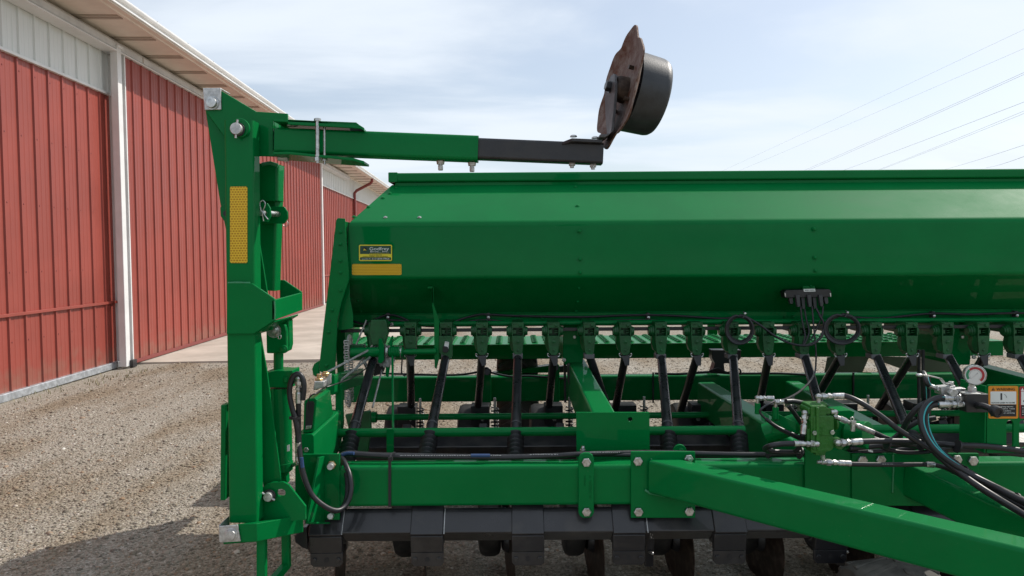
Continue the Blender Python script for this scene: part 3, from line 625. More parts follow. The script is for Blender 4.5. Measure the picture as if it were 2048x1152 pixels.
# ---- seed cups, collars and seed tubes
CY = 3.93; k_ = CY / FPX
def cupmesh():
    m = MB(); q = lambda x: x * k_
    def bx(x0, x1, y0, y1, d0, d1): m.box(q(x0), q(x1), d0, d1, -q(y1), -q(y0))
    bx(-12, 12, 0, 11, 0.004, 0.09); bx(-10, 10, 1, 24, 0.09, 0.25)
    bx(-12, -9.6, 11, 27, 0.0, 0.09); bx(9.6, 12, 11, 27, 0.0, 0.09); bx(-9.6, 9.6, 11, 27, 0.05, 0.09)
    m.box(q(-9.6), q(-3), 0.012, 0.05, -q(23), -q(15)); m.box(q(2), q(9), 0.02, 0.05, -q(18), -q(16)); m.box(q(2), q(9), 0.02, 0.05, -q(22), -q(20))
    m.prism([(-q(12), 0.0, -q(27)), (q(12), 0.0, -q(27)), (q(11.4), 0.0, -q(38)), (q(9), 0.0, -q(60)), (q(5), 0.0, -q(66)), (-q(5), 0.0, -q(66)), (-q(9), 0.0, -q(60)), (-q(11.4), 0.0, -q(38))], (0, 0.075, 0))
    m.lathe((-q(12), 0.05, -q(19)), (-1, 0, 0), [(0, 0.036), (q(4), 0.036), (q(4.1), 0.030), (q(8), 0.030), (q(8.1), 0.024), (q(11), 0.024)], 16)
    m.lathe((q(12), 0.05, -q(19)), (1, 0, 0), [(0, 0.032), (q(3), 0.032), (q(3.1), 0.026), (q(8), 0.022)], 16)
    m.prism([(-q(12), 0.012, -q(27)), (-q(17), 0.02, -q(29)), (-q(17), 0.03, -q(44)), (-q(13), 0.03, -q(57)), (-q(9.4), 0.01, -q(60)), (-q(11.3), 0.005, -q(38))], (0, 0.04, 0))
    m.lathe((0, 0.0, -q(39)), (0, -1, 0), [(0, q(4)), (0.004, q(4)), (0.0041, q(2)), (0.006, q(1.6)), (0.007, 0)], 12)
    m.lathe((q(5), 0.004, -q(6)), (0, -1, 0), [(0, q(3.4)), (0.006, q(2.8)), (0.008, 0)], 10)
    m.lathe((0, 0.0, -q(56)), (0, -1, 0), [(0, q(2.6)), (0.004, q(2)), (0.005, 0)], 10)
    m.box(-q(10), -q(2), -0.002, 0.004, -q(3), -q(0.5))
    return m
cup0 = None
cups = [748.5 + 71.75 * i for i in range(19)]
front_x = {0: 700, 2: 857, 4: 1031, 6: 1184, 8: 1338, 10: 1479, 12: 1660, 14: 1826, 16: 1990, 18: 2140}
rear_x = {1: 823, 3: 955, 5: 1096, 7: 1228, 9: 1358, 11: 1514, 13: 1612, 15: 1748, 17: 1900}
col0 = None
for i, x in enumerate(cups):
    c = P(x, 645, CY); bot = P(x, 712, CY + 0.03)
    if cup0 is None:
        me = bpy.data.meshes.new('seed_cup'); mb = cupmesh(); me.from_pydata(mb.v, [], mb.f); finish(me); cup0 = link('seed_cup', me, CUPM, D, 0.0012, (0, 0, 0)); cup0.location = c; WLOC[cup0] = c.copy(); cup = cup0
    else: cup = clone(cup0, c)
    # spring clip at the outlet
    if i % 2 == 0:
        e = P(front_x[i], 886, 3.30) if i != 6 else P(1226, 850, 4.15); s_ = bot
        cm = MB().plate([(x - 10, 709), (x + 10, 709), (x + 10, 718), (x - 10, 718)], CY - 0.002, 0.07)
        cl = part('outlet_collar', cm, SEAL, cup, 0.002)
        mid = s_.lerp(e, 0.80); lo = s_.lerp(e, 0.83)
        tb = part('seed_tube', MB().sweep([s_, s_.lerp(e, .5), mid], [0.0225, 0.0235, 0.0245], 16).sweep([s_.lerp(e, .79), lo, s_.lerp(e, 0.94)], [0.0255, 0.0255, 0.0255], 16), PLAST, D)
        n = 7; pts = []; rr = []
        d2 = (e - s_); p0 = s_.lerp(e, 0.93); p1 = p0 + d2.normalized() * 0.18 + V((0, 0, -0.02))
        for j in range(n * 6 + 1):
            t = j / (n * 6); pts.append(p0.lerp(p1, t)); rr.append(0.031 + 0.008 * math.cos(j * math.pi / 3) + 0.003 * t)
        part('bellows', MB().sweep(pts, rr, 16), RUBBER, tb, 0, 60)
        part('tube_band', MB().sweep([s_.lerp(e, .815), s_.lerp(e, .83)], 0.0272, 16), GREYP, tb)
        if i == 0: cl.hide_render = False
    else:
        e = P(rear_x[i], 832, 4.50); s_ = bot
        tb = part('seed_tube', MB().sweep([s_, s_.lerp(e, .5), e, e + V((0, 0, -0.25))], [0.0215, 0.0225, 0.0235, 0.025], 16), PLAST, D)
        part('tube_tab', MB().plate([(x - 8, 712), (x + 9, 711), (x + 8, 731), (x + 0, 732)], CY, 0.006), GREYP, tb, 0.001)
        sm_ = MB()
        for sx2 in (-1, 1): sm_.sweep(hp([(x + sx2 * 8, 709, CY + .01), (x + sx2 * 11.5, 707, CY), (x + sx2 * 12, 711, CY), (x + sx2 * 9, 714, CY)], 4), 0.003, 6)
        part('spring_clip', sm_, ZINC, cup)
# ---- shafts under the hopper
z = ZZ(659, 3.99); part('seed_shaft', MB().box(XX(682, 3.99), XR, 3.985, 4.005, z - 0.009, z + 0.009), BLACK, D, 0.002)
z = ZZ(646, 4.06); part('agitator_shaft', MB().cyl((XX(776, 4.06), 4.06, z), (XR, 4.06, z), 0.014), GREEN, D)
part('shaft_end', MB().lathe((XX(784, 4.04), 4.046, z), (0, -1, 0), [(0, .011), (.006, .011), (.006, .006), (.010, .006)], 12), ZINC, D)
# ---- drive at the left end: jackshaft, couplings, sprockets, roller chain, linkages
dr = part('jackshaft', MB().cyl(P(702, 705, 3.9), P(760, 704, 3.9), 0.026).cyl(P(806, 704, 3.9), P(872, 703, 3.9), 0.0145), GREEN, D)
part('coupling_spring', MB().sweep([P(778 + 27 * t / 96, 704 + 0.0, 3.9) + V((0, 0.026 * math.sin(t * 0.52), 0.026 * math.cos(t * 0.52))) for t in range(97)], 0.0055, 6).cyl(P(776, 704, 3.9), P(808, 704, 3.9), 0.022), GREEN, dr)
part('coupling_collar', MB().cyl(P(773, 704, 3.9), P(777, 704, 3.9), 0.033).cyl(P(800, 704, 3.9), P(804, 704, 3.9), 0.030), ZINC, dr)
part('bearing_plate', MB().plate([(757, 678), (763, 677), (768, 692), (768, 720), (763, 727), (756, 725)], 3.88, 0.02).plate([(783, 672), (786, 672), (780, 730), (776, 755), (771, 752), (772, 700)], 3.9, 0.02), GREEN, dr, 0.002)
def sprocket(c, ax, r, t, teeth):
    c = V(c); ax = V(ax).normalized(); u = V((0, 0, 1)); v = ax.cross(u); n = teeth * 4; ring = []
    for k in range(n):
        rr = r * (1.0 if k % 4 in (0, 1) else 0.9); a = 2 * math.pi * k / n; ring.append(c + (u * math.cos(a) + v * math.sin(a)) * rr)
    return MB().prism(ring, ax * t)
spx = P(697, 690, 3.92); lowc = P(697, 800, 3.92)
part('sprocket', sprocket(spx + V((-0.004, 0.02, 0.0)), (1, 0, 0), 0.055, 0.008, 18), CHAIN, dr)
part('sprocket', sprocket(lowc + V((-0.004, 0.02, 0.0)), (1, 0, 0), 0.045, 0.008, 14), CHAIN, dr)
for Yc, xo in ((3.875, 0.0), (3.985, -0.005)):
    ch = MB()
    za, zb = spx.z + 0.02, lowc.z - 0.01; n = 26
    for k in range(n):
        zc_ = za + (zb - za) * k / (n - 1); hh = 0.0085; ww = 0.0085 if k % 2 else 0.0125
        for s_ in (-1, 1):
            ch.box(spx.x + xo + s_ * ww - 0.0016, spx.x + xo + s_ * ww + 0.0016, Yc - 0.006, Yc + 0.006, zc_ - hh, zc_ + hh)
        ch.cyl((spx.x + xo - ww, Yc, zc_ + hh * 0.9), (spx.x + xo + ww, Yc, zc_ + hh * 0.9), 0.004, None, 8)
    part('roller_chain', ch, CHAIN, D, one=True)
part('chain_guard', MB().plate([(672, 655), (690, 655), (691, 715), (689, 800), (676, 800)], 4.02, 0.008), GREEN, D, 0.001)
lk = MB()
for a, b, r_ in (((640, 752, 3.6), (757, 690, 3.95), .006), ((676, 765, 3.5), (742, 713, 3.9), .006), ((745, 815, 3.7), (765, 735, 3.95), .005), ((733, 640, 3.97), (712, 690, 3.95), .005), ((720, 708, 3.95), (738, 742, 3.95), .010), ((745, 690, 3.92), (700, 752, 3.9), .004)):
    lk.cyl(P(*a), P(*b), r_, None, 8)
part('linkage_rod', lk, CHAIN, dr)
part('linkage_plate', MB().plate([(742, 640), (772, 640), (776, 664), (768, 690), (744, 690), (738, 664)], 3.90, 0.06).plate([(700, 690), (728, 690), (728, 719), (700, 719)], 3.94, 0.05), CUPM, dr, 0.003)
part('clutch_sprocket', sprocket(P(769, 712, 3.90), (0.3, 0.95, 0), 0.062, 0.010, 16), CHAIN, dr)
part('trip_arm', MB().plate([(738, 735), (745, 718), (766, 714), (772, 730), (764, 748), (748, 752)], 3.93, 0.03).plate([(803, 713), (806, 713), (804, 745), (812, 752), (809, 754), (801, 746)], 3.9, 0.004), BLACK, dr, 0.002)
part('drop_rod', MB().cyl(P(785, 712, 3.88), P(786, 862, 3.42), 0.006, None, 10), GREEN, D)
part('sensor_tag', MB().hexa([P(889, 683, 3.90), P(898, 685, 3.90), P(898, 685, 3.915), P(889, 683, 3.915), P(891, 684 - 0, 3.9), P(898, 685, 3.90), P(898, 685, 3.915), P(891, 684, 3.915)]).plate([(887, 699), (896, 701), (898, 685), (890, 683)], 3.905, 0.015), WHITE, D, 0.001)
part('sensor_body', MB().plate([(886, 692), (895, 694), (897, 701), (894, 706), (885, 704)], 3.895, 0.03), INK, D, 0.002)
part('switch_bracket', MB().plate([(878, 672), (904, 672), (905, 712), (896, 722), (890, 712), (878, 706)], 3.925, 0.02), CUPM, D, 0.002)
# ---- rear walkboard with pressed grip holes
zw = ZZ(688, 4.95); y0, y1 = 4.95, 5.45; x0 = XX(690, 4.95); wb = MB()
wb.box(x0, XR, y0, y1, zw - 0.004, zw)
wb.box(x0, XR, y0, y0 + 0.006, zw - 0.10, zw - 0.0045).box(x0, XR, y1 - 0.006, y1, zw - 0.06, zw - 0.0045)
walk = part('walkboard', wb, GREEN, D, 0.0015)
gh = MB(); hl = MB(); rg = random.Random(4)
x = x0 + 0.05; k = 0
while x < XR - 0.05:
    for j in range(7):
        yy = y0 + 0.045 + j * 0.066 + (0.033 if k % 2 else 0)
        if yy > y1 - 0.02: continue
        gh.lathe((x, yy, zw - 0.0005), (0, 0, 1), [(0, 0.025), (0.010, 0.018), (0.010, 0.0135), (0.002, 0.0130)], 14); hl.lathe((x, yy, zw + 0.0006), (0, 0, 1), [(0, 0.0132), (0.0016, 0.0131)], 12)
    x += 0.082; k += 1
o = part('grip_dimple', gh, GREEN, walk); o['kind'] = 'stuff'
o = part('grip_hole', hl, BLACK, walk); o['kind'] = 'stuff'
part('walkboard_brace', MB().box(XX(1435, 5.2), XX(1455, 5.2), 5.45, 5.48, zw - 0.1, zw + 0.14), GREEN, walk, 0.003)
# ---- main frame: front and rear tubes
zt = ZZ(931, 2.80); zb = ZZ(1012, 2.80)
part('front_frame_tube', MB().rtube((XX(672, 2.875), 2.85, (zt + zb) / 2), (XR, 2.85, (zt + zb) / 2), 0.10, zt - zb, 0.016, wall=0.008), GREEN, D, 0, 50)
zt2 = ZZ(749, 4.86); zb2 = ZZ(803, 4.78)
rear = part('rear_frame_tube', MB().rtube((XX(700, 4.83), 4.83, (zt2 + zb2) / 2), (XR, 4.83, (zt2 + zb2) / 2), 0.10, zt2 - zb2, 0.016), GREEN, D, 0, 50)
for x in (1305, 1706): part('tube_strap', MB().plate([(x, 745), (x + 3, 745), (x + 3, 806), (x, 806)], 4.765, 0.012), BLACK, rear)
# hopper stands (upright plates carrying the hopper off the frame)
for x in (1145, 1920):
    st = part('hopper_stand', MB().plate([(x - 18, 645), (x + 20, 645), (x + 22, 712), (x + 20, 730), (x - 15, 730), (x - 20, 712)], 4.10, 0.35), GREEN, D, 0.004)
    bolt(st, x + 4, 674, 4.097, 3); bolt(st, x - 17, 720, 4.09, 4); bolt(st, x + 27, 714, 4.09, 4)
# fore-aft frame rails
def rail(x0_, y0_, Y0_, x1_, y1_, Y1_, wd, ht, nm='frame_rail'):   # centre line of the top face, far end then near end
    a = P(x0_, y0_, Y0_) - V((0, 0, ht / 2)); b = P(x1_, y1_, Y1_) - V((0, 0, ht / 2))
    return part(nm, MB().rtube(a, b, wd, ht, 0.014), GREEN, D, 0, 50)
rail(1152, 718, 4.20, 1210, 829, 3.0, 0.102, 0.20)
part('rail_gusset', MB().plate([(1135, 727), (1140, 727), (1148, 770), (1142, 775), (1136, 765)], 4.05, 0.02).plate([(1128, 722), (1132, 722), (1133, 805), (1129, 806)], 4.2, 0.05), BLACK, D, 0.001)
rail(1412, 764, 4.45, 1640, 902, 3.0, 0.105, 0.19)
rail(1585, 762, 4.70, 1850, 902, 3.0, 0.095, 0.17)
ra = rail(1955, 727, 4.3, 2150, 778, 3.7, 0.11, 0.14, 'hopper_arm')
# olive sheet guards seen low behind the drill
part('rear_guard', MB().plate([(1655, 715), (1745, 700), (1722, 752), (1648, 752)], 5.3, 0.01), OLIVE, D, 0.002)
part('rear_guard', MB().plate([(1730, 712), (1840, 715), (1838, 752), (1812, 741), (1770, 726)], 5.3, 0.012), OLIVE, D, 0.002)
part('rear_guard', MB().plate([(1848, 700), (1935, 712), (1905, 752), (1850, 752)], 5.2, 0.012), OLIVE, D, 0.002)
# upright pipes near the centre
pp = MB()
for x, y0_, y1_ in ((1838, 700, 830), (1846, 700, 840), (1858, 752, 830)): pp.cyl(P(x, y0_, 4.0), P(x, y1_, 4.0), 0.009, None, 10)
part('riser_pipe', pp, BLACK, D)
# rear hitch link with pale upper face, behind the frame tube
part('rear_link', MB().hexa([P(985, 748, 5.0), P(1108, 745, 5.0), P(1108, 745, 5.1), P(985, 748, 5.1), P(985, 745.5, 5.0), P(1108, 730, 5.0), P(1108, 726, 5.12), P(985, 743, 5.12)]), GREEN, D, 0.003)
part('rear_marker_box', MB().hexa([P(1078, 745, 5.2), P(1160, 745, 5.2), P(1160, 745, 5.3), P(1078, 745, 5.3), P(1045, 742, 5.2), P(1160, 728, 5.2), P(1160, 726, 5.3), P(1045, 740, 5.3)]), BLACK, D, 0.003)
for x, y0_, y1_ in ((975, 744, 812), (1112, 735, 812)):
    u_ = part('tie_plate', MB().plate(rrect(x - 11, x + 7, y0_ - 8, y1_ + 6, 7), 4.70, 0.02), GREEN, D, 0.002)
    bolt(u_, x - 2, y1_ - 1, 4.69, 5.2); 
    part('tie_pin', MB().cyl(P(x - 1, y0_, 4.66), P(x - 1, y0_, 4.85), 0.02), BLACK, u_)
rb = MB().sweep(hp([(745, 746, 4.75), (800, 748, 4.75), (905, 750, 4.75), (955, 744, 4.72), (972, 736, 4.70), (981, 742, 4.70), (975, 750, 4.7)]), 0.007, 8).sweep(hp([(982, 745, 4.7), (1020, 753, 4.7), (1060, 752, 4.72), (1140, 758, 4.7)]), 0.007, 8)
part('rear_hose', rb, RUBBER, D)
tp = MB().sweep(hp([(1310, 747, 4.74), (1360, 748, 4.74), (1420, 744, 4.74), (1470, 747, 4.74), (1560, 747, 4.74), (1620, 750, 4.74)]), 0.008, 8).sweep(hp([(1420, 742, 4.74), (1436, 737, 4.7), (1455, 745, 4.7), (1478, 738, 4.7), (1482, 750, 4.7)]), 0.006, 8)
part('rear_hose', tp, RUBBER, D)
part('pivot_bracket', MB().plate([(1424, 700), (1482, 700), (1482, 716), (1472, 727), (1448, 727), (1450, 746), (1424, 746), (1430, 727), (1424, 716)], 4.75, 0.08), BLACK, D, 0.003)
# ---- round cross bars
z = ZZ(863, 3.35); cb1 = part('cross_bar', MB().cyl((XX(662, 3.35), 3.35, z), (XX(1490, 3.35), 3.35, z), 0.0205, None, 20).cyl((XX(1742, 3.35), 3.35, z), (XR, 3.35, z), 0.0205, None, 20), GREEN, D)
z = ZZ(832, 4.25); part('cross_bar', MB().cyl((XX(748, 4.25), 4.25, z), (XR, 4.25, z), 0.0185, None, 16).cyl((XX(741, 4.25), 4.25, z), (XX(751, 4.25), 4.25, z), 0.032), GREEN, D)
# ---- rockshafts carrying the openers: square tubes turned on edge
def rock(yf, Yf, s, x0_, x1_, ang, nm, xr=1100):
    zf = ZZ(yf, Yf, xr); up = V((0, math.cos(R(ang)), math.sin(R(ang)))); dn = V((0, math.sin(R(ang)), -math.cos(R(ang))))
    c = V((0, Yf, zf)) + up * s / 2 + dn * s / 2
    return c, part(nm, MB().rtube((x0_, c.y, c.z), (x1_, c.y, c.z), s, s, 0.008, up=tuple(-dn)), TOOLBAR, D, 0, 50), up, dn
c1, r1, up1, dn1 = rock(1065, 2.78, 0.100, XX(612, 2.8), XR, 52, 'rockshaft')
c2, r2, up2, dn2 = rock(893, 3.90, 0.10, XX(705, 3.9), XR, 30, 'rockshaft', 1100)
def orient_prism(mb, x0_, x1_, pts):           # polygon in the YZ plane pushed along X
    mb.prism([(x0_, p[0], p[1]) for p in pts], (x1_ - x0_, 0, 0))
def clamp(cx, w_):
    m = MB(); t = 0.007; s = 0.05 + t
    F = V((0, c1.y, c1.z)); q = [F - up1 * s - dn1 * s, F + up1 * s - dn1 * s, F + up1 * s + dn1 * s, F - up1 * s + dn1 * s]
    orient_prism(m, cx - w_ / 2, cx + w_ / 2, [(p.y, p.z) for p in q]); return m
px0 = 650
disc0 = None
for i in range(9):
    x = 650 + 203 * i
    cx = XX(x, 2.78, 1070)
    cmb = clamp(cx, PX(66, 2.78))
    zf = c1.z - 0.075
    cl = part('opener_clamp', cmb, TOOLBAR, D, 0.003)
    hw = PX(33, 2.80)
    q = P(x, 1118, 2.80); zt_, zb_ = ZZ(1104, 2.80), ZZ(1130, 2.80)
    foot = MB(); foot.prism([(cx - hw, 2.795, zt_ + .003), (cx + hw, 2.795, zt_ + .003), (cx + hw, 2.795, zb_ + 0.012), (cx + hw - .012, 2.795, zb_), (cx - hw + .012, 2.795, zb_), (cx - hw, 2.795, zb_ + .012)], (0, 0.016, 0))
    part('clamp_skirt', MB().prism([(cx - hw, 2.783, ZZ(1071, 2.78)), (cx + hw, 2.783, ZZ(1071, 2.78)), (cx + hw, 2.790, zt_ + .004), (cx - hw, 2.790, zt_ + .004)], (0, 0.03, 0)), TOOLBAR, cl, 0.004)
    fo = part('clamp_foot', foot, TOOLBAR, cl, 0.002)
    zc_ = (zt_ + zb_) / 2 + 0.002
    part('foot_hole', MB().lathe((cx, 2.7945, zc_), (0, -1, 0), [(0, 0.010), (0.0008, 0.010)], 14), INK, fo)
    for s_ in (-1, 1): part('clamp_bolt', MB().hexnut((cx + s_ * (hw - .016), 2.795, zc_), (0, -1, 0), 0.010, 0.006), TOOLBAR, fo)
    # opener: shank, disc blade set at a slight angle, gauge wheel and scraper
    op = MB()
    op.prism([(cx - 0.02, c1.y, c1.z - 0.05), (cx + 0.03, c1.y, c1.z - 0.05), (cx + 0.0, c1.y + 0.45, 0.22), (cx - 0.06, c1.y + 0.45, 0.22)], (0, 0.05, 0))
    op.box(cx - 0.03, cx + 0.03, 2.83, c1.y + 0.12, c1.z - 0.12, c1.z - 0.05)
    sh = part('opener_shank', op, BLACK, D, 0.004)
    dc = V((cx - 0.08, 3.36, 0.19)); ax = V((math.cos(R(7)), math.sin(R(7)), 0.03)).normalized()
    part('disc_blade', MB().lathe(dc - ax * 0.003, ax, [(0, 0.225), (0.0015, 0.231), (0.0045, 0.231), (0.006, 0.222), (0.006, 0.0)], 48), DISC, sh)
    part('disc_hub', MB().lathe(dc - ax * 0.03, ax, [(0, 0.02), (0, 0.045), (0.025, 0.06), (0.045, 0.06), (0.06, 0.04), (0.06, 0.0)], 24), BLACK, sh)
    wc = dc + V((-0.085, 0.07, 0.11))
    part('gauge_wheel', MB().lathe(wc - V((0.05, 0, 0)), (1, 0, 0), [(0, 0.08), (0.0, 0.17), (0.008, 0.192), (0.03, 0.203), (0.07, 0.203), (0.092, 0.192), (0.10, 0.17), (0.10, 0.08)], 40), WHEELR, sh)
    part('press_arm', MB().rtube(wc + V((0.07, -0.02, 0.0)), V((cx + 0.06, c1.y + 0.08, c1.z - 0.03)), 0.025, 0.05, 0.005), BLACK, sh)
    if i >= 3 and i % 2: part('scraper', MB().hexa([(cx + .085, 2.93, .24), (cx + .12, 2.93, .24), (cx + .12, 2.96, .24), (cx + .085, 2.96, .24), (cx + .09, 2.90, .40), (cx + .12, 2.90, .40), (cx + .12, 2.93, .40), (cx + .09, 2.93, .40)]), BLACK, sh, 0.003)
    if i >= 3 and i % 2: part('grease_fitting', MB().cyl((cx + .10, 2.925, .305), (cx + .11, 2.895, .31), 0.006, None, 8).dome((cx + .11, 2.895, .31), (0, -1, 0), 0.006, 0.006, 8), ZINC, sh)
# seams and plated weld beads on the front rockshaft
sw = MB()
for x in (683, 888, 1296):
    pts = [V((XX(x, 2.78, 1070), 2.78, ZZ(1067, 2.78))) - dn1 * 0.002 + up1 * t for t in (0.0, 0.03, 0.06, 0.098)]
    sw.sweep(pts, 0.0022, 6)
part('weld_seam', sw, GALV, r1)
# rear row of openers
for i in range(9):
    x = 820 + 143.5 * i
    cx = XX(x, 4.5, 840)
    op = MB().prism([(cx - .02, 3.97, c2.z - .02), (cx + .03, 3.97, c2.z - .02), (cx + .03, 4.45, 0.22), (cx - .01, 4.45, 0.22)], (0, 0.05, 0)).box(cx - .05, cx + .10, 4.20, 4.26, 0.40, 0.50).rtube((cx + .02, 4.2, .5), (cx + .02, 4.75, .30), .05, .08, .01).box(cx - .06, cx + .05, 4.38, 4.5, 0.46, 0.60)
    sh = part('opener_shank', op, BLACK, D, 0.004)
    wc = V((cx - 0.085, 4.55, 0.37))
    part('gauge_wheel', MB().lathe(wc - V((0.06, 0, 0)), (1, 0, 0), [(0, 0.08), (0.0, 0.17), (0.008, 0.195), (0.03, 0.206), (0.09, 0.206), (0.112, 0.195), (0.12, 0.17), (0.12, 0.08)], 36), WHEELR, sh)
    dc = V((cx + 0.02, 4.5, 0.22)); ax = V((math.cos(R(7)), -math.sin(R(7)), 0.03)).normalized()
    part('disc_blade', MB().lathe(dc - ax * 0.003, ax, [(0, 0.225), (0.0015, 0.231), (0.0045, 0.231), (0.006, 0.222), (0.006, 0.0)], 40), DISC, sh)
    bolt(sh, x + 2, 838, 4.37, 4)
    part('coil_spring', MB().sweep([V((cx + .085 + .020 * math.cos(t * .55), 4.33 + .020 * math.sin(t * .55), .44 + .0019 * t)) for t in range(86)], .0052, 6), BLACK, sh)
    part('spring_rod', MB().cyl((cx + .085, 4.33, .40), (cx + .085, 4.33, .66), .008, None, 8), CHAIN, sh)
# transport tyre with bar lugs behind the frame, and the caster tyre below the tongue
def tyre(c, r_, wdt, nm, lug, axis=(1, 0, 0)):
    c = V(c); ax = V(axis).normalized(); u = V((0, 0, 1)); v = ax.cross(u)
    root = part(nm, MB().lathe(c - ax * wdt / 2, ax, [(0, r_ * .55), (0, r_ * .80), (wdt * .03, r_ * .85), (wdt * .12, r_ * .90), (wdt * .28, r_ * .945), (wdt * .5, r_ * .965), (wdt * .72, r_ * .945), (wdt * .88, r_ * .90), (wdt * .97, r_ * .85), (wdt, r_ * .80), (wdt, r_ * .55)], 56), TYRE, D)
    m = MB(); n = lug
    for k in range(n):
        for s_ in (-1, 1):
            a0 = 2 * math.pi * (k + (0.5 if s_ > 0 else 0)) / n
            def pt(t, w_, rr): a = a0 + t; return c + ax * w_ + (u * math.cos(a) + v * math.sin(a)) * rr
            da = 0.42 * 2 * math.pi / n; sk = 0.7 * 2 * math.pi / n
            w0, w1 = s_ * wdt * .02, s_ * wdt * .47
            b = [pt(0, w0, r_ * .95), pt(da, w0, r_ * .95), pt(da + sk, w1, r_ * .85), pt(sk, w1, r_ * .85)]
            t_ = [pt(.02, w0, r_), pt(da - .02, w0, r_), pt(da + sk - .02, w1, r_ * .91), pt(sk + .02, w1, r_ * .91)]
            m.hexa(b + t_)
    part('tread_lug', m, TYRE, root, 0.004)['kind'] = 'stuff'
    part('wheel_rim', MB().lathe(c - ax * wdt * .3, ax, [(0, r_ * .56), (0, r_ * .5), (wdt * .2, r_ * .42), (wdt * .4, r_ * .42), (wdt * .6, r_ * .5), (wdt * .6, r_ * .56)], 40), YEL, root)
    return root
tyre((XX(1035, 5.2, 820), 5.35, 0.42), 0.42, 0.29, 'transport_tyre', 20)
tyre((XX(1795, 2.6, 1140), 2.62, 0.185), 0.205, 0.30, 'caster_tyre', 16)
# ---- left side rail, its end tube and stop block
sr = part('side_rail', MB().rtube((-0.835, 2.93, 0.695), (-0.835, 3.40, 0.695), 0.075, 0.19, 0.012), GREEN, D, 0, 50)
et = part('stop_tube', MB().loft([[P(606, 866, 2.95), P(627, 864, 2.95), P(634, 800, 2.95), P(629, 796, 2.95), P(614, 798, 2.95), P(608, 803, 2.95)], [P(606, 866, 2.95) + V((0, .24, 0)), P(627, 864, 2.95) + V((0, .33, 0)), P(634, 800, 2.95) + V((0, .22, 0)), P(629, 796, 2.95) + V((0, .21, 0)), P(614, 798, 2.95) + V((0, .21, 0)), P(608, 803, 2.95) + V((0, .21, 0))]]), GREEN, D, 0.003)
part('tube_opening', MB().plate([(610, 860), (624, 858), (629, 806), (626, 802), (615, 803), (612, 808)], 2.9485, 0.0012), INK, et)
part('tube_bolt', MB().plate([(611, 859), (622, 857), (623, 851), (612, 852)], 2.9445, 0.004), ZINC, et, 0.001)
bolt(sr, 613, 899, 2.90, 4.5)
sb = part('stop_block', MB().plate([(628, 763), (648, 763), (648, 775), (626, 781)], 3.05, 0.05).plate([(648, 759), (660, 748), (660, 768), (648, 778)], 3.1, 0.03), GALV, D, 0.003)
part('stop_bolt', MB().hexnut(P(638, 763, 3.08), (0, 0, 1), 0.016, 0.014).cyl(P(638, 763, 3.08), P(638, 748, 3.08), 0.009).hexnut(P(651, 752, 3.13), (0, 0, 1), 0.016, 0.014).cyl(P(651, 752, 3.13), P(651, 743, 3.13), 0.010), YZINC, sb, 0.0008)
part('side_hook', MB().plate([(624, 738), (628, 728), (637, 722), (637, 748), (632, 754), (626, 750)], 3.6, 0.03), GREEN, D, 0.003)
part('support_rail', MB().rtube(P(660, 770, 3.35), P(720, 752, 4.3), 0.04, 0.09, 0.006), GREEN, D)
part('side_upright', MB().plate([(670, 772), (682, 768), (684, 850), (676, 905), (672, 905)], 3.45, 0.05), GREEN, D, 0.003)
part('lower_gusset', MB().plate([(690, 830), (740, 822), (742, 862), (735, 905), (712, 905), (700, 870)], 3.75, 0.03), CUPM, D, 0.003)
part('hanger_strap', MB().plate([(773, 858), (787, 858), (787, 915), (773, 915)], 3.32, 0.012), GREEN, D, 0.001)
part('control_cable', MB().sweep(hp([(616, 820, 2.94), (617, 800, 2.93), (624, 790, 2.93), (634, 786, 2.95), (648, 776, 3.1), (672, 768, 3.2), (705, 755, 3.5), (735, 735, 3.8)]), 0.003, 6), RUBBER, D)

# ---- plates and bolts on the front tube
BY = 2.79
ep2 = part('beam_end_plate', MB().plate([(590, 909), (679, 908), (679, 1040), (655, 1040), (590, 1040)], BY, 0.012), GREEN, D, 0.002)
bolt(ep2, 664, 929, BY, 8, YZINC, nut=False); part('stud_end', MB().cyl(P(663, 930, BY - .01), P(660, 934, BY - .045), 0.012, None, 16), GALV, ep2, 0.001)
bolt(ep2, 662, 1032, BY, 6, GALV); part('stud_end', MB().cyl(P(663, 1031, BY - .01), P(660, 1033, BY - .04), 0.011, None, 16), GALV, ep2, 0.001)
gx = [P(650, 912, BY), P(650, 1046, BY)]
gs = MB().prism([P(650, 912, BY), P(650, 1048, BY), P(616, 1048, 2.66), P(617, 1034, 2.66), P(640, 914, 2.75)], (-0.010, 0, 0)); gs.prism([P(616, 1048, 2.66), P(650, 1048, BY), P(650, 1044, BY), P(616, 1044, 2.66)], (0.02, 0, 0))
part('end_gusset', gs, GREEN, ep2, 0.002)
stp = part('frame_strap', MB().plate([(1157, 916), (1161, 909), (1168, 906), (1178, 906), (1185, 910), (1188, 917), (1188, 1026), (1184, 1033), (1178, 1036), (1167, 1036), (1160, 1033), (1157, 1026)], BY - 0.006, 0.013), GREEN, D, 0.003)
bolt(stp, 1172.5, 924, BY - .006, 8.5); bolt(stp, 1173, 1023, BY - .006, 8.5)
text('cast_number', 'A  44200042  40', 1178, 951, 5.5, BY - .0066, GREEN, stp, wpx=47, rot=-90, extr=0.0012)
text('cast_number', 'N U7 2440', 1168, 951, 3.6, BY - .0066, GREEN, stp, wpx=20, rot=-90, extr=0.001)
part('strap_bolt', MB().hexnut(P(1166, 904, 2.93), (0, 0, 1), 0.012, 0.012).dome(P(1166, 897, 2.93), (0, 0, 1), .008, .012), ZINC, stp)
bp_ = part('brace_plate', MB().plate(rrect(1262, 1390.5, 903.5, 1036, 1.5), BY - 0.004, 0.0115), GREEN, D, 0.002)
for x, y in ((1275.5, 922), (1276.5, 1023), (1378, 1022)): bolt(bp_, x, y, BY - .004, 8.7)
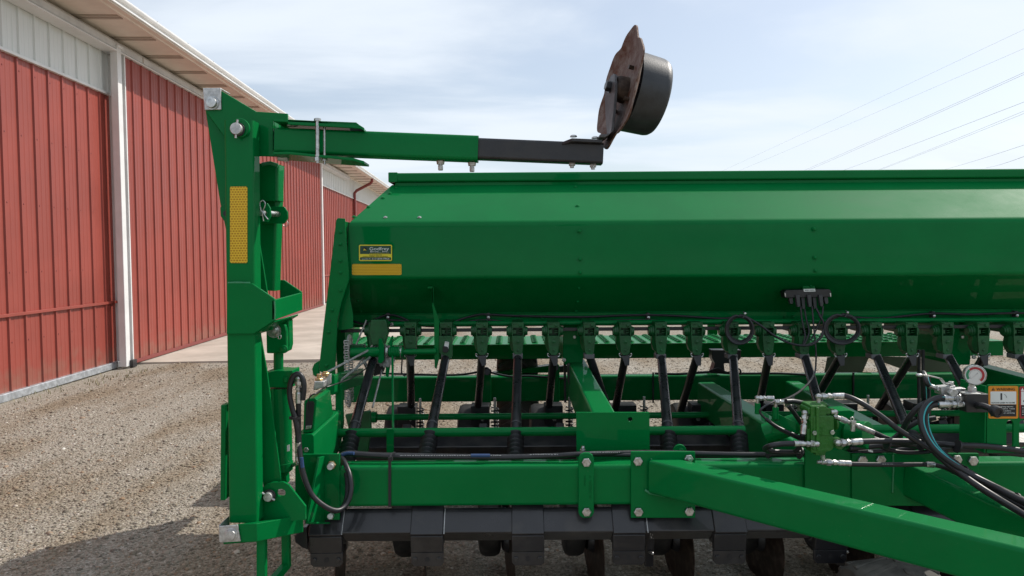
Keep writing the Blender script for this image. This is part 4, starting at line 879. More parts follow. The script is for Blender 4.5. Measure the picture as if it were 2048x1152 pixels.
bolt(bp_, 1377, 917, BY - .004, 8.2, ZINC, nut=True)
hb = holed('rail_end_plate', [(1152.5, 825), (1299, 825), (1299.5, 921), (1153.5, 921)], [circ(1260.5, 838.5, 5)], 2.965, 0.012, GREEN, D)
part('plate_hole', MB().plate([(1284, 900), (1286, 899), (1291, 899), (1292, 900), (1292, 903), (1284, 903)], 2.9635, 0.001), INK, hb)
part('lifting_eye', MB().lathe(P(1360, 902, 2.95), (0, 1, 0), [(0, 0.0), (0, 0.026), (0.012, 0.026), (0.012, 0)], 24).cyl(P(1362, 900, 2.945), P(1362, 900, 2.97), 0.009), GREEN, D, 0.002)
# tongue brace running out to the right
def ray_tube(pa, pb, wd, ht, rad, nm, m=GREEN):   # pa, pb: points on the upper front edge
    a, b = V(pa), V(pb); t = (b - a).normalized(); sd = V((0, 0, 1)).cross(t).normalized(); upv = t.cross(sd) * -1
    if sd.y < 0: sd = -sd
    upv = V((0, 0, 1)); upv = (upv - t * upv.dot(t)).normalized()
    o_ = sd * wd / 2 - upv * ht / 2
    return part(nm, MB().rtube(a + o_, b + o_, wd, ht, rad, up=tuple(upv)), m, D, 0, 50)
ray_tube(P(1298, 921, 2.765), P(2230, 1140, 1.80), 0.105, 0.128, 0.014, 'tongue_brace')
wm = MB().sweep([P(1300, 919, 2.79), P(1310, 916, 2.80), P(1330, 914, 2.81), P(1354, 916, 2.81), P(1360, 921, 2.80)], 0.008, 8).sweep([P(1290, 980, 2.783), P(1300, 986, 2.775), P(1330, 992, 2.765)], 0.005, 8)
part('brace_weld', wm, WELD, bp_)
# centre plates behind the valve and the tongue tube
vp = part('valve_plate', MB().plate([(1610, 898), (1668, 890), (1706, 908), (1706, 1012), (1610, 1010)], BY - .004, 0.0115), GREEN, D, 0.002)
tpz = part('tongue_plate', MB().plate(rrect(1704, 1958, 907, 1012, 1.5), BY - .014, 0.012), GREEN, D, 0.002)
for x, y in ((1723.5, 920), (1760, 919), (1912, 919), (1944, 921)): bolt(tpz, x, y, BY - .014, 9.2)
part('plate_weld', MB().sweep([P(1786, 910, BY - .016), P(1787, 940, BY - .016), P(1785, 985, BY - .016)], 0.0035, 8), WELD, tpz)
ray_tube(P(1812, 928, 2.765), P(2230, 1120, 2.1), 0.105, 0.128, 0.014, 'tongue_brace')

# ---- marker mast and folded marker arm
MY = 2.50
mast = part('marker_mast', MB().rtube((XX(484, MY + .037, 640) , MY + .0368, ZZ(1046, MY, 480)), (XX(485.5, MY + .037, 300), MY + .0368, ZZ(240, MY, 480)), 0.0985, 0.0735, 0.013, up=(0, -1, 0)), GREEN, D, 0, 50)
part('mast_reflector', MB().plate(rrect(460, 494.5, 373, 526, 3), MY - .0025, 0.0022), TAPE, mast)
# pin at the mast head
def crosspin(parent, x, y, Y, rpx, lx, ly, ln, washer=None):
    c = P(x, y, Y); r_ = PX(rpx, Y); m = MB().cyl(c + V((0, .05, 0)), c + V((0, -.022, 0)), r_, None, 24)
    o_ = part('hinge_pin', m, GALV, parent, 0.0015)
    part('roll_pin', MB().cyl(c + V((-lx, -.012, -ly)) * 1.0, c + V((lx, -.012, ly)), 0.0042, None, 10), ZINC, o_)
    if washer: part('pin_washer', MB().lathe(c, (0, -1, 0), [(0, PX(washer, Y)), (.005, PX(washer, Y))], 28), washer and BLACK, o_, 0.0008)
    return o_
part('pin_boss', MB().lathe(P(482, 257, MY), (0, -1, 0), [(0, PX(19, MY)), (.012, PX(19, MY)), (.014, PX(17, MY))], 28), GREEN, mast, 0.001)
crosspin(mast, 476, 259, MY - .016, 11.5, 0.004, 0.03, 1, 14)
AY = 2.585
head = part('marker_head', MB().plate([(406, 179), (443, 182), (512, 223), (575, 227), (575, 240), (546, 240), (546, 301), (575, 301), (575, 313), (514, 312), (500, 300), (455, 282), (411, 222)], AY, 0.012).plate([(411, 222), (456, 282), (500, 330), (500, 500), (456, 480), (440, 405)], AY + .03, 0.012).plate([(512, 223), (575, 227), (575, 313), (514, 312)], AY + .11, 0.012).plate([(443, 182), (512, 223), (512, 226), (443, 186)], AY + .0125, 0.09), GREEN, D, 0.002)
part('head_lug', MB().plate([(440, 415), (446, 409), (458, 406), (458, 445), (448, 442), (441, 432)], AY + .02, .02), GREEN, head, 0.002)
part('lug_hole', MB().lathe(P(452, 427, AY + .0195), (0, -1, 0), [(0, PX(6, AY)), (.0006, PX(6, AY))], 16), INK, head)
wp = part('wear_cap', MB().plate([(405.5, 177), (441, 176.5), (442, 219), (409, 220)], AY - .008, .0078).plate([(405.5, 176), (441, 175.5), (441, 178), (405.5, 178.5)], AY - .0002, .09), GALV, head, 0.0015)
bb = P(424.5, 206, AY - .008); part('cap_bolt', MB().lathe(bb, (0, -1, 0), [(0, PX(13.5, AY)), (.004, PX(13.5, AY)), (.004, PX(11, AY)), (.014, PX(10, AY)), (.015, 0)], 28), ZINC, wp, 0.001)
# channel of the arm joint, tubes, clamp bolts
chn = part('arm_channel', MB().plate([(575, 238.5), (640, 242), (712, 245.5), (728, 255.5), (728, 258), (706, 256), (575, 249)], 2.53, .0105).prism([P(546, 238, 2.53), P(712, 246, 2.53), P(728, 257, 2.53), P(728, 257, 2.56) + V((0, .04, 0)), P(712, 246, 2.53) + V((0, .15, 0)), P(546, 238, 2.53) + V((0, .15, 0))], (0, 0, -0.008)).prism([P(546, 304, 2.53), P(575, 303, 2.53), P(706, 315, 2.53), P(728, 322, 2.53), P(728, 322, 2.53) + V((0, .09, 0)), P(700, 316, 2.53) + V((0, .15, 0)), P(546, 304, 2.53) + V((0, .15, 0))], (0, 0, -0.009)).plate([(540, 236), (549, 236), (549, 306), (540, 306)], 2.60, .07), GREEN, head, 0.002)
a0, a1 = P(556, 283, 2.60), P(957, 299, 2.60); PERP = (a1 - a0).normalized()
arm = part('marker_arm', MB().rtube(a0, a1, 0.085, 0.0865, 0.012, wall=0.007), GREEN, D, 0, 50)
b0, b1 = P(948, 298.3, 2.60), P(1204.5, 309, 2.60)
ext = part('arm_extension', MB().rtube(b0, b1, 0.068, 0.0715, 0.009), BLACK, D, 0, 50)
jb_ = part('joint_bolt', MB().cyl(P(635, 240, 2.535), P(635, 318, 2.535), 0.0068, None, 16).hexnut(P(635, 242, 2.535), (0, 0, 1), .012, .009).hexnut(P(635, 322, 2.535), (0, 0, 1), .012, .013).cyl(P(635, 322, 2.535), P(635, 326, 2.535), .006).lathe(P(635, 313, 2.535), (0, 0, 1), [(0, .009), (.006, .009)], 16), ZINC, chn)
part('joint_bolt', MB().cyl(P(649, 250, 2.56), P(649, 318, 2.56), 0.0045, None, 12).hexnut(P(649, 322, 2.56), (0, 0, 1), .010, .010).cyl(P(649, 329, 2.56), P(649, 318, 2.56), .0045), ZINC, chn)
part('pivot_pad', MB().lathe(P(585, 249, 2.56), (0, 0, -1), [(0, .018), (.006, .018)], 18), GALV, chn)
for x, y in ((881, 324), (944, 327)):
    part('clamp_screw', MB().lathe(P(x, y - 2, 2.60), (0, 0, -1), [(0, .015), (.012, .013)], 14).cyl(P(x, y, 2.6), P(x, y + 15, 2.6), .0075, None, 12).hexnut(P(x, y + 7, 2.6), (0, 0, -1), .0095, .017), GALV, arm, 0.0006)
for x, y in ((1144, 327), (1186, 330)):
    part('bracket_nut', MB().hexnut(P(x, y - 1, 2.60), (0, 0, -1), .0125, .010).cyl(P(x, y, 2.6), P(x, y + 9, 2.6), .007, None, 12), GALV, ext, 0.0006)
# bracket carrying the marker disc
ar = P(1124, 283, 2.57); br_ = MB()
br_.prism([P(1124, 284, 2.565), P(1144, 276, 2.54), P(1205, 279, 2.54), P(1205, 279, 2.54) + V((0, .09, 0)), P(1144, 276, 2.54) + V((0, .09, 0)), P(1124, 284, 2.565) + V((0, .06, 0))], (0, 0, -0.011))
mbk = part('disc_bracket', br_, BLACK, ext, 0.0015)
for x in (1147, 1190): part('bracket_bolt', MB().dome(P(x, 277 if x > 1160 else 274, 2.575), (0, 0, 1), .0125, .008), GALV, ext)
# marker disc: notched blade, depth drum, hub; the blade faces left and is turned partly away
ADIR = V((0.955, 0.175, -0.205)).normalized()          # axle direction towards the drum
dcen = P(1251, 181, 2.60)
u_ = (V((0, 0, 1)) - ADIR * ADIR.z).normalized(); v_ = ADIR.cross(u_)
nn = 96; RB = 0.214
def blade(off, dr_, dish):
    o_ = []
    for k in range(nn):
        a = 2 * math.pi * k / nn; f = 0.5 + 0.5 * math.cos(6 * a)
        rr = RB * (0.86 + 0.14 * f ** 0.6) * (1 + 0.012 * math.sin(3 * a + 1) + 0.018 * math.sin(13 * a)) + dr_; o_.append(dcen + (u_ * math.cos(a + .12) + v_ * math.sin(a + .12)) * rr + ADIR * (off - dish))
    return o_
def ringc(r_, off): return [dcen + (u_ * math.cos(2 * math.pi * k / nn + .12) + v_ * math.sin(2 * math.pi * k / nn + .12)) * r_ + ADIR * off for k in range(nn)]
bl = MB(); bl.loft([ringc(0.03, 0.0), ringc(0.11, -0.002), ringc(0.150, -0.010), blade(0.0, -0.002, 0.026), blade(0.006, -0.002, 0.026), ringc(0.150, -0.004), ringc(0.11, 0.004), ringc(0.03, 0.006)])
mdisc = part('marker_disc', bl, RUST, D, 0, 40)
part('depth_drum', MB().lathe(dcen + ADIR * 0.009, ADIR, [(0, 0.02), (0, 0.138), (0.09, 0.134), (0.102, 0.131), (0.110, 0.125), (0.114, 0.115), (0.114, 0.0)], 56), DRUM, mdisc, 0, 40)
part('disc_hub', MB().lathe(dcen - ADIR * 0.058, ADIR, [(0.012, 0.0), (0.012, 0.030), (0.016, 0.040), (0.030, 0.044), (0.058, 0.046)], 32), DISC, mdisc, 0, 40)
hb2 = MB()
for k in range(4):
    a = 2 * math.pi * k / 4 + 0.6; c = dcen + (u_ * math.cos(a) + v_ * math.sin(a)) * 0.082 - ADIR * 0.003; hb2.cyl(c, c - ADIR * 0.016, 0.0075, None, 8)
part('disc_bolt', hb2, DISC, mdisc)
part('axle_stub', MB().cyl(dcen - ADIR * 0.045, dcen - ADIR * 0.058, 0.022, None, 20), BLACK, mdisc)
top = dcen - ADIR * 0.058; base = P(1213, 272, 2.585); up_ = MB(); rings = []
path = [(P(1196, 279.5, 2.585), 0.0, V((0, 1, 0)), V((0, 0, 1))), (P(1207, 279, 2.585), 0.0, V((0, 1, 0)), V((0.25, 0, .95))), (P(1214, 275, 2.585), 0, V((0, 1, 0)), V((.7, 0, .7))), (P(1218, 267, 2.585), 0, V((0, 1, 0)), V((.97, 0, .1)))]
vv_ = v_ if v_.y > 0 else -v_
for t in (0.2, 0.5, 0.8, 1.0): path.append((path[3][0].lerp(top, t), 0, V((0, 1, 0)).lerp(vv_, min(1, t * 1.5)).normalized(), ADIR))
for t, wd in ((0.018, 0.040), (0.034, 0.030), (0.042, 0.012)): path.append((top + u_ * t, wd, vv_, ADIR))
for p, wd, wv, nv in path:
    wd = wd or 0.056; nv = V(nv).normalized() * -1
    rings.append([p - wv * wd, p + wv * wd, p + wv * wd - nv * 0.010, p - wv * wd - nv * 0.010])
part('bracket_upright', MB().loft(rings), SKYLIT, ext, 0.0015)
part('axle_nut', MB().hexnut(top - ADIR * 0.0, -ADIR, 0.019, 0.016), BLACK, ext)

# ---- rear column, lock pin lugs, straps, cylinder bracket
part('marker_column', MB().rtube(P(533, 580, 2.74), P(541, 330, 2.74), 0.085, 0.075, 0.012, up=(0, -1, 0)), GREEN, D, 0, 50)
part('column_cap', MB().rtube(P(541, 403, 2.70), P(541, 332, 2.70), 0.080, 0.07, 0.012, up=(0, -1, 0)), GREEN, D, 0.002, 50)
part('column_weld', MB().sweep([P(524, 329, 2.66), P(540, 326, 2.66), P(556, 331, 2.665)], 0.007, 8), WELD, D)
part('column_nut', MB().hexnut(P(568, 316, 2.62), (1, 0, 0), .014, .016).cyl(P(556, 316, 2.62), P(570, 316, 2.62), .010), GALV, D, 0.001)
lg = part('lock_lug', MB().plate([(512, 405), (534, 406), (540, 416), (541, 432), (535, 444), (512, 445)], 2.585, .012).plate([(530, 413), (568, 413), (575, 424), (575, 437), (568, 447), (530, 447)], 2.68, .012), GREEN, D, 0.002)
lp_ = part('lock_pin', MB().cyl(P(520.5, 426, 2.56), P(566, 429, 2.72), 0.0105, None, 20), ZINC, D, 0.0015)
part('hairpin_clip', MB().sweep(hp([(527, 442, 2.565), (525, 430, 2.562), (521, 417, 2.56), (520, 406, 2.56), (525, 401, 2.56), (530, 406, 2.56), (529, 414, 2.56), (526, 421, 2.562), (529, 430, 2.562), (536, 439, 2.565)]), 0.0021, 7), ZINC, lp_)
part('pin_ring', MB().sweep([P(571 + 5.0 * math.cos(t * .42), 447 + 6 * math.sin(t * .42), 2.69) for t in range(15)], 0.0012, 6, True), ZINC, lp_)
part('inner_strap', MB().plate([(500, 440), (513, 450), (533, 575), (545, 660), (500, 660)], 2.615, .010), GREEN, D, 0.0012)
part('lower_strap', MB().plate([(490, 640), (516, 642), (534, 745), (563, 968), (527, 975), (500, 760)], 2.60, .010), GREEN, D, 0.0012)
fr = [(453.5, 566), (503, 566.5), (510, 571), (548, 597), (550, 602), (550, 640), (508, 667.5), (453, 668)]
cbk = MB().plate(fr, 2.488, .0115)
cbk.prism([P(550, 600, 2.488), P(550, 640, 2.488), P(605, 620, 2.80), P(605, 585, 2.80)], (-0.011, 0, 0)).plate([(560, 560), (568, 560), (603, 584), (603, 618), (560, 625)], 2.79, .011).prism([P(508, 667.5, 2.50), P(549, 641, 2.50), P(549, 641, 2.50) + V((0, .28, 0)), P(508, 667.5, 2.5) + V((0, .28, 0))], (0, 0, -.006))
ck = part('cylinder_bracket', cbk, GREEN, D, 0.0018)
part('bracket_weld', MB().sweep([P(456, 566, 2.492), P(475, 565, 2.492), P(500, 566, 2.492)], 0.004, 8).sweep([P(549, 602, 2.488), P(550, 620, 2.487), P(549.5, 639, 2.488)], .003, 8), WELD, ck)
# hydraulic cylinder
Y2 = 2.72
cyl = part('hydraulic_cylinder', MB().cyl(P(559, 775, Y2), P(562, 925, Y2), 0.0415, None, 36).cyl(P(545, 778, Y2 - .04), P(548, 925, Y2 - .04), .006, None, 8).lathe(P(562, 945, Y2), (0, 0, 1), [(0, .03), (0.01, .043), (.04, .045), (.04, 0)], 30), GREEN, D, 0.001)
part('gland', MB().plate([(533, 745), (552, 741), (572, 742), (585, 741), (586, 757), (581, 762), (583, 776), (534, 775)], Y2 - .045, .09).lathe(P(559, 745, Y2), (0, 0, 1), [(0, .044), (.006, .044), (.012, .03)], 28).hexnut(P(573, 765, Y2 - .045), (0, 0, 1), .012, .02), GREEN, cyl, 0.003)
part('piston_rod', MB().cyl(P(557, 745, Y2), P(557, 705, Y2), 0.0175, None, 28), GREEN, cyl)
part('rod_clevis', MB().plate([(532, 662), (540, 648), (556, 645), (570, 650), (573, 664), (573, 705), (533, 707)], Y2 - .04, .025).plate([(548, 640), (578, 640), (579, 690), (576, 703), (556, 707), (536, 707)], Y2 - .005, .05).lathe(P(569, 698, Y2 - .05), (0, -1, 0), [(0, PX(8, Y2)), (.012, PX(8, Y2)), (.012, PX(5, Y2)), (.016, PX(4, Y2))], 16), GREEN, cyl, 0.004)
cpn = part('clevis_pin', MB().lathe(P(548, 661, Y2 - .042), (0, -1, 0), [(0, PX(14.5, Y2)), (.003, PX(14.5, Y2)), (.003, PX(11, Y2)), (.012, PX(9.5, Y2)), (.022, PX(8, Y2)), (.023, 0)], 28), ZINC, cyl)
part('cotter_pin', MB().sweep(hp([(552, 668, 2.645), (556, 672, 2.64), (557, 677, 2.64), (561, 677, 2.64), (562, 672, 2.64), (557, 668, 2.642)]), .0018, 6), ZINC, cpn)
part('cylinder_sticker', MB().plate([(574, 891), (579, 889), (579, 902), (574, 903)], Y2 - .036, .002), WHITE, cyl)
part('cylinder_eye', MB().plate([(552, 945), (572, 945), (574, 968), (560, 975), (550, 966)], Y2 - .02, .04), GREEN, cyl, 0.003)
# lower pivot, U bracket, bump plate and stand
pv = holed('pivot_plate', [(508, 988), (534, 968), (545, 965), (566, 964), (577, 970), (611, 1013), (611, 1040), (508, 1046)], [slot(562, 977, 992, 6) if False else rrect(553, 571, 978, 993, 7)], 2.575, .012, GREEN, D)
crosspin(pv, 539, 991, 2.568, 9, 0.022, -0.013, 1, 13)
ub = MB().prism([P(480, 1048, 2.455), P(513, 1047, 2.455), P(606, 1030, 2.62), P(606, 1030, 2.72), P(446, 1052, 2.62), P(446, 1052, 2.455)], (0, 0, -0.0625))
u2 = part('pivot_bracket', ub, GREEN, D, 0.002)
part('bracket_ledge', MB().plate([(530, 1022), (603, 1020), (605, 1027), (530, 1030)], 2.66, .05), GREEN, u2, 0.002)
wc2 = part('wear_cap', MB().plate([(437, 1053), (475, 1050), (481, 1083), (440, 1085.5)], 2.446, .007).plate([(437, 1050), (441, 1048), (442, 1083), (438, 1085)], 2.454, .08), GALV, u2, 0.0015)
part('cap_bolt', MB().lathe(P(462, 1069, 2.446), (0, -1, 0), [(0, PX(14, 2.45)), (.003, PX(13.5, 2.45)), (.0031, PX(11, 2.45)), (.010, PX(10, 2.45)), (.011, 0)], 28), GALV, wc2, 0.001)
part('rub_plate', MB().plate([(441.5, 810), (452, 810), (450, 1001), (440.5, 1001)], 2.56, .05), GREEN, mast, 0.002)
stn = part('parking_stand', MB().rtube(P(524, 1075, 2.52), P(524, 1275, 2.52), .031, .031, .006, up=(0, -1, 0)).rtube(P(572, 1060, 2.72), P(573, 1134, 2.72), .03, .03, .006, up=(0, -1, 0)).rtube(P(573, 1130, 2.72), P(525, 1186, 2.54), .028, .028, .005), GREEN, D, 0, 50)
part('stand_foot', MB().lathe((P(524, 1275, 2.52).x, 2.52, 0.0), (0, 0, 1), [(0, .06), (.008, .06), (.012, .03), (.25, .0155)], 20), GREEN, stn)
part('rocker_end', MB().plate([(588, 1072), (606, 1055), (614, 1055), (616, 1100), (604, 1096), (590, 1085)], 2.80, .06), TOOLBAR, D, 0.004)
# ---- hoses on the marker side
def fitting(parent, pts, r_, nm='hose_fitting', ferr=True, m=ZINC):   # pts: (x, y, Y); nuts strung along the line, crimped ferrule at the end
    p = [P(*q) for q in pts]; mb = MB(); L_ = (p[-1] - p[0]).length
    for a, b in zip(p[:-1], p[1:]): mb.cyl(a, b, r_ * .72, None, 14)
    for q in p[1:-1]: mb.dome(q, V((0, -1, 0)), r_ * .9, r_ * .8, 12).lathe(q + V((0, .004, 0)), (0, 1, 0), [(-.004, r_ * .9), (r_ * .6, r_ * .8), (r_ * .7, 0)], 12)
    a, b = p[-2], p[-1]; d = (b - a); L2 = d.length; d.normalize()
    mb.hexnut(a + d * L2 * .12, d, r_ * 1.12, L2 * .17); mb.hexnut(a + d * L2 * .36, d, r_ * 1.02, L2 * .12, .8)
    if ferr: mb.lathe(a + d * L2 * .55, d, [(0, r_ * .8), (L2 * .05, r_ * 1.0), (L2 * .14, r_ * .94), (L2 * .18, r_ * 1.0), (L2 * .27, r_ * .94), (L2 * .31, r_ * 1.0), (L2 * .45, r_ * .98)], 16)
    return part(nm, mb, m, parent, 0.0004)
HY = 2.66
h1 = part('hydraulic_hose', MB().sweep(hp([(605, 800, HY), (608, 772, HY), (603, 753, HY), (594, 748, HY), (584, 757, HY), (579, 785, HY), (584, 815, HY), (593, 850, HY), (598, 890, HY), (605, 940, 2.64), (621, 985, 2.64), (647, 1011, 2.65), (674, 1021, 2.68), (693, 1008, 2.72), (702, 980, 2.74), (699, 950, 2.76), (690, 926, 2.80), (684, 915, 2.86), (692, 908, 2.87), (720, 909, 2.86), (800, 913, 2.85), (1000, 915, 2.85), (1100, 912, 2.85), (1165, 908, 2.85), (1300, 905, 2.9), (1480, 909, 2.86), (1610, 908, 2.86)]), 0.0098, 12), RUBBER, D)
part('hydraulic_hose', MB().sweep(hp([(597, 805, HY + .01), (597, 850, HY + .02), (598, 892, HY + .02)]), 0.0095, 12).sweep(hp([(598, 895, 2.67), (604, 945, 2.66), (625, 990, 2.66), (650, 1014, 2.68), (676, 1022, 2.72), (692, 1000, 2.76), (694, 960, 2.79), (686, 925, 2.84), (681, 912, 2.88), (700, 905, 2.9), (760, 909, 2.89), (1000, 913, 2.88), (1160, 909, 2.88), (1270, 910, 2.88)]), 0.0085, 10), RUBBER, D)
fitting(h1, [(588, 764, HY + .04), (597, 757, HY), (597, 806, HY)], 0.0112)
fitting(h1, [(586, 930, HY + .06), (597, 925, HY), (597, 885, HY)], 0.0105)
part('hose_tie', MB().lathe(P(590, 835, HY), (0, 0, 1), [(-.004, .021), (.004, .021)], 16).cyl(P(595, 834, HY - .02), P(603, 831, HY - .03), .002, None, 6), INK, h1)
for q in ([(684, 910, 2.858), (694, 906.5, 2.858), (708, 906.5, 2.85)], [(942, 911, 2.842), (980, 911, 2.842)], [(603, 915, 2.628), (605, 935, 2.626)]):
    part('hose_stripe', MB().sweep(hp(q), 0.0068, 8), BLUE, h1)
tx = MB(); rg = random.Random(2)
for (x0_, x1_, y_) in ((800, 1000, 911), (1060, 1120, 909), (1180, 1240, 904.5)):
    x = x0_
    while x < x1_:
        l_ = rg.uniform(1.5, 4); tx.cyl(P(x, y_ + rg.uniform(-.5, .5), 2.8425), P(x + l_, y_, 2.8425), 0.0016, None, 5); x += l_ + rg.uniform(1, 3)
part('hose_print', tx, PALE, h1)
tb_ = part('cable_tie', MB().plate([(776.5, 918), (782, 918), (782, 936), (782, 1014), (776.5, 1014)], 2.795, .0045).plate([(776, 916), (784, 914), (785, 922), (776, 923)], 2.785, .012).sweep(hp([(779, 920, 2.79), (783, 908, 2.82), (790, 905, 2.86)]), .003, 6), INK, D)
# ---- directional valve on the centre plate
VY = 2.64
vb = MB()
def blk(x0_, x1_, y0_, y1_, d0, d1, r_=2): vb.plate(rrect(x0_, x1_, y0_, y1_, r_), VY + d0, d1 - d0)
blk(1622, 1653, 812, 906, 0.0, .09, 3); blk(1616, 1662, 816, 829, .006, .085, 5); blk(1619, 1661, 833, 845, .004, .085, 3); blk(1627, 1668, 832, 872, -.004, .08, 5)
blk(1614, 1641, 858, 884, .008, .08, 3); blk(1626, 1668, 868, 903, -.002, .085, 12); blk(1631, 1651, 895, 911, .015, .075, 2)
blk(1633, 1639, 815, 900, -.010, .01, 2)
vb.lathe(P(1637, 812, VY + .04), (0, 0, 1), [(0, .03), (.010, .030), (.010, .024), (.014, .024)], 24)
for x, y in ((1624, 886), (1671, 884)): vb.lathe(P(x, y, VY + .03), (0, -1, 0), [(0, PX(11, VY)), (.035, PX(10.5, VY)), (.038, PX(8, VY))], 22)
vb.lathe(P(1660, 824, VY + .03), (1, 0, 0), [(0, PX(8, VY)), (.012, PX(8, VY))], 18); vb.lathe(P(1668, 846, VY + .04), (1, 0, 0), [(0, .026), (.01, .024)], 18)
valve = part('control_valve', vb, CAST, D, 0.0035)
for x, y in ((1628.5, 865.5), (1664, 864.5)): bolt(valve, x, y, VY - .006, 4.4)
text('cast_letters', '540 HS', 1644, 853, 4, VY - .0115, CAST, valve, wpx=18, rot=-90, extr=.0012)
fitting(valve, [(1637, 810, VY + .04), (1637, 793, VY + .04), (1688, 791.5, VY + .04)], 0.0112)
fitting(valve, [(1620, 825, VY + .02), (1610, 826, VY + .01), (1606, 868, VY)], 0.0108)
fitting(valve, [(1624, 887, VY + .0), (1634, 888, VY - .02), (1588, 887, VY - .02)], 0.0108)
fitting(valve, [(1662, 824, VY + .02), (1671, 824, VY + .02), (1671, 833, VY + .02), (1747, 865, VY + .04)], 0.0100)
fitting(valve, [(1671, 884, VY), (1676, 886, VY - .02), (1723, 883, VY - .01)], 0.0125)
fitting(valve, [(1645, 910, VY + .03), (1646, 924, VY + .03), (1701, 927, VY + .03)], 0.0112)
fitting(valve, [(1640, 922, VY + .03), (1646, 924, VY + .03), (1634, 924, VY + .03)], 0.0085, ferr=False)
part('cross_port', MB().hexnut(P(1706, 848, VY + .02), (0, 0, 1), .012, .012).cyl(P(1705, 862, VY + .02), P(1707, 845, VY + .02), .009), ZINC, valve)
hg = MB().sweep(hp([(1704, 850, VY), (1703, 842, VY), (1701, 837, VY), (1704, 834, VY), (1708, 837, VY), (1706, 843, VY), (1705, 850, VY)], 5), .0016, 6)
part('hairpin_clip', hg, ZINC, valve)
# hoses about the valve
hs = [([(1687, 791, 2.68), (1705, 797, 2.66), (1730, 810, 2.64), (1766, 835, 2.62), (1800, 861, 2.61), (1845, 889, 2.6), (1885, 914, 2.58), (1925, 942, 2.54), (1990, 978, 2.45), (2070, 1018, 2.3)], .0098),
      ([(1606, 868, VY), (1604, 878, VY + .03), (1598, 895, VY + .06), (1590, 903, VY + .08)], .0085),
      ([(1588, 887, VY - .02), (1562, 888, VY - .01), (1540, 892, VY), (1530, 898, VY + .05), (1545, 903, VY + .1), (1600, 905, VY + .12)], .0098),
      ([(1747, 865, VY + .04), (1775, 877, VY + .05), (1810, 888, VY + .06), (1860, 895, VY + .08)], .0095),
      ([(1722, 883, VY - .01), (1760, 882, VY), (1826, 883, VY + .02), (1870, 887, VY + .03), (1909, 890, VY), (1980, 893, VY), (2070, 905, VY)], .0105),
      ([(1700, 928, 2.67), (1760, 929, 2.67), (1854, 929, 2.66)], .0085), ([(1870, 930, 2.66), (1895, 937, 2.62), (1930, 955, 2.55), (1990, 985, 2.44), (2070, 1026, 2.28)], .0085),
      ([(1700, 897, 2.76), (1740, 893, 2.75), (1790, 889, 2.74), (1850, 893, 2.73), (1910, 896, 2.73), (2070, 912, 2.7)], .0095),
      ([(1706, 872, 2.8), (1728, 879, 2.78), (1760, 893, 2.76), (1800, 904, 2.75), (1850, 904, 2.73), (1900, 896, 2.72)], .008),
      ([(1712, 868, 2.82), (1745, 876, 2.8), (1790, 890, 2.78), (1820, 902, 2.78)], .008), ([(1690, 905, 2.8), (1760, 902, 2.78), (1830, 896, 2.76), (1860, 890, 2.74)], .008),
      ([(1572, 803, 2.72), (1590, 803, 2.74), (1617, 811, 2.78), (1640, 830, 2.86)], .0095), ([(1577, 812, 2.78), (1588, 826, 2.78), (1602, 846, 2.8), (1612, 862, 2.82)], .0085),
      ([(1850, 845, 2.7), (1868, 822, 2.72), (1884, 812, 2.76)], .001), ([(1790, 900, 2.9), (1802, 868, 2.86), (1818, 836, 2.82), (1840, 812, 2.8), (1860, 803, 2.8)], .011),
      ([(1870, 905, 2.58), (1905, 935, 2.54), (1950, 968, 2.46), (2000, 1000, 2.38), (2070, 1042, 2.24)], .0115), ([(1880, 902, 2.62), (1915, 930, 2.57), (1960, 958, 2.5), (2010, 985, 2.4), (2070, 1014, 2.28)], .012),
      ([(1786, 878, 2.88), (1812, 858, 2.86), (1840, 842, 2.84), (1870, 836, 2.84)], .010),
      ([(1532, 838, 2.73), (1560, 858, 2.73), (1604, 880, 2.73), (1630, 892, 2.76)], .007)]
hm = [h for h in hs if h[1] > .002]
for k, (q, r_) in enumerate(hm): part('hydraulic_hose', MB().sweep(hp(q), r_, 12), RUBBER, D)
part('hose_ferrule', MB().lathe(P(1852, 929, 2.66), V((1, 0, -.05)), [(0, .0095), (.004, .0108), (.028, .0108), (.032, .0095)], 14), ZINC, D)
bt = MB()
for (x, y, Y_) in ((1775, 886, 2.66), (1843, 889, 2.66), (1915, 893, 2.62), (1928, 945, 2.53), (2032, 1000, 2.36), (1538, 905, 2.8), (1600, 906, 2.8)):
    bt.lathe(P(x, y, Y_), (1, 0, -.3), [(-.003, .024), (.003, .024)], 14)
part('hose_band', bt, INK, D)
pr_ = MB(); rg = random.Random(5); x = 1765
while x < 1848:
    l_ = rg.uniform(1.5, 3.5); pr_.cyl(P(x, 928, 2.6615), P(x + l_, 928.3, 2.6615), 0.0013, None, 5); x += l_ + rg.uniform(.8, 2)
part('hose_print', pr_, PALE, D)
part('hose_tag', MB().plate([(1737, 900), (1746, 902), (1746, 905), (1737, 903)], 2.70, .003), WHITE, D)
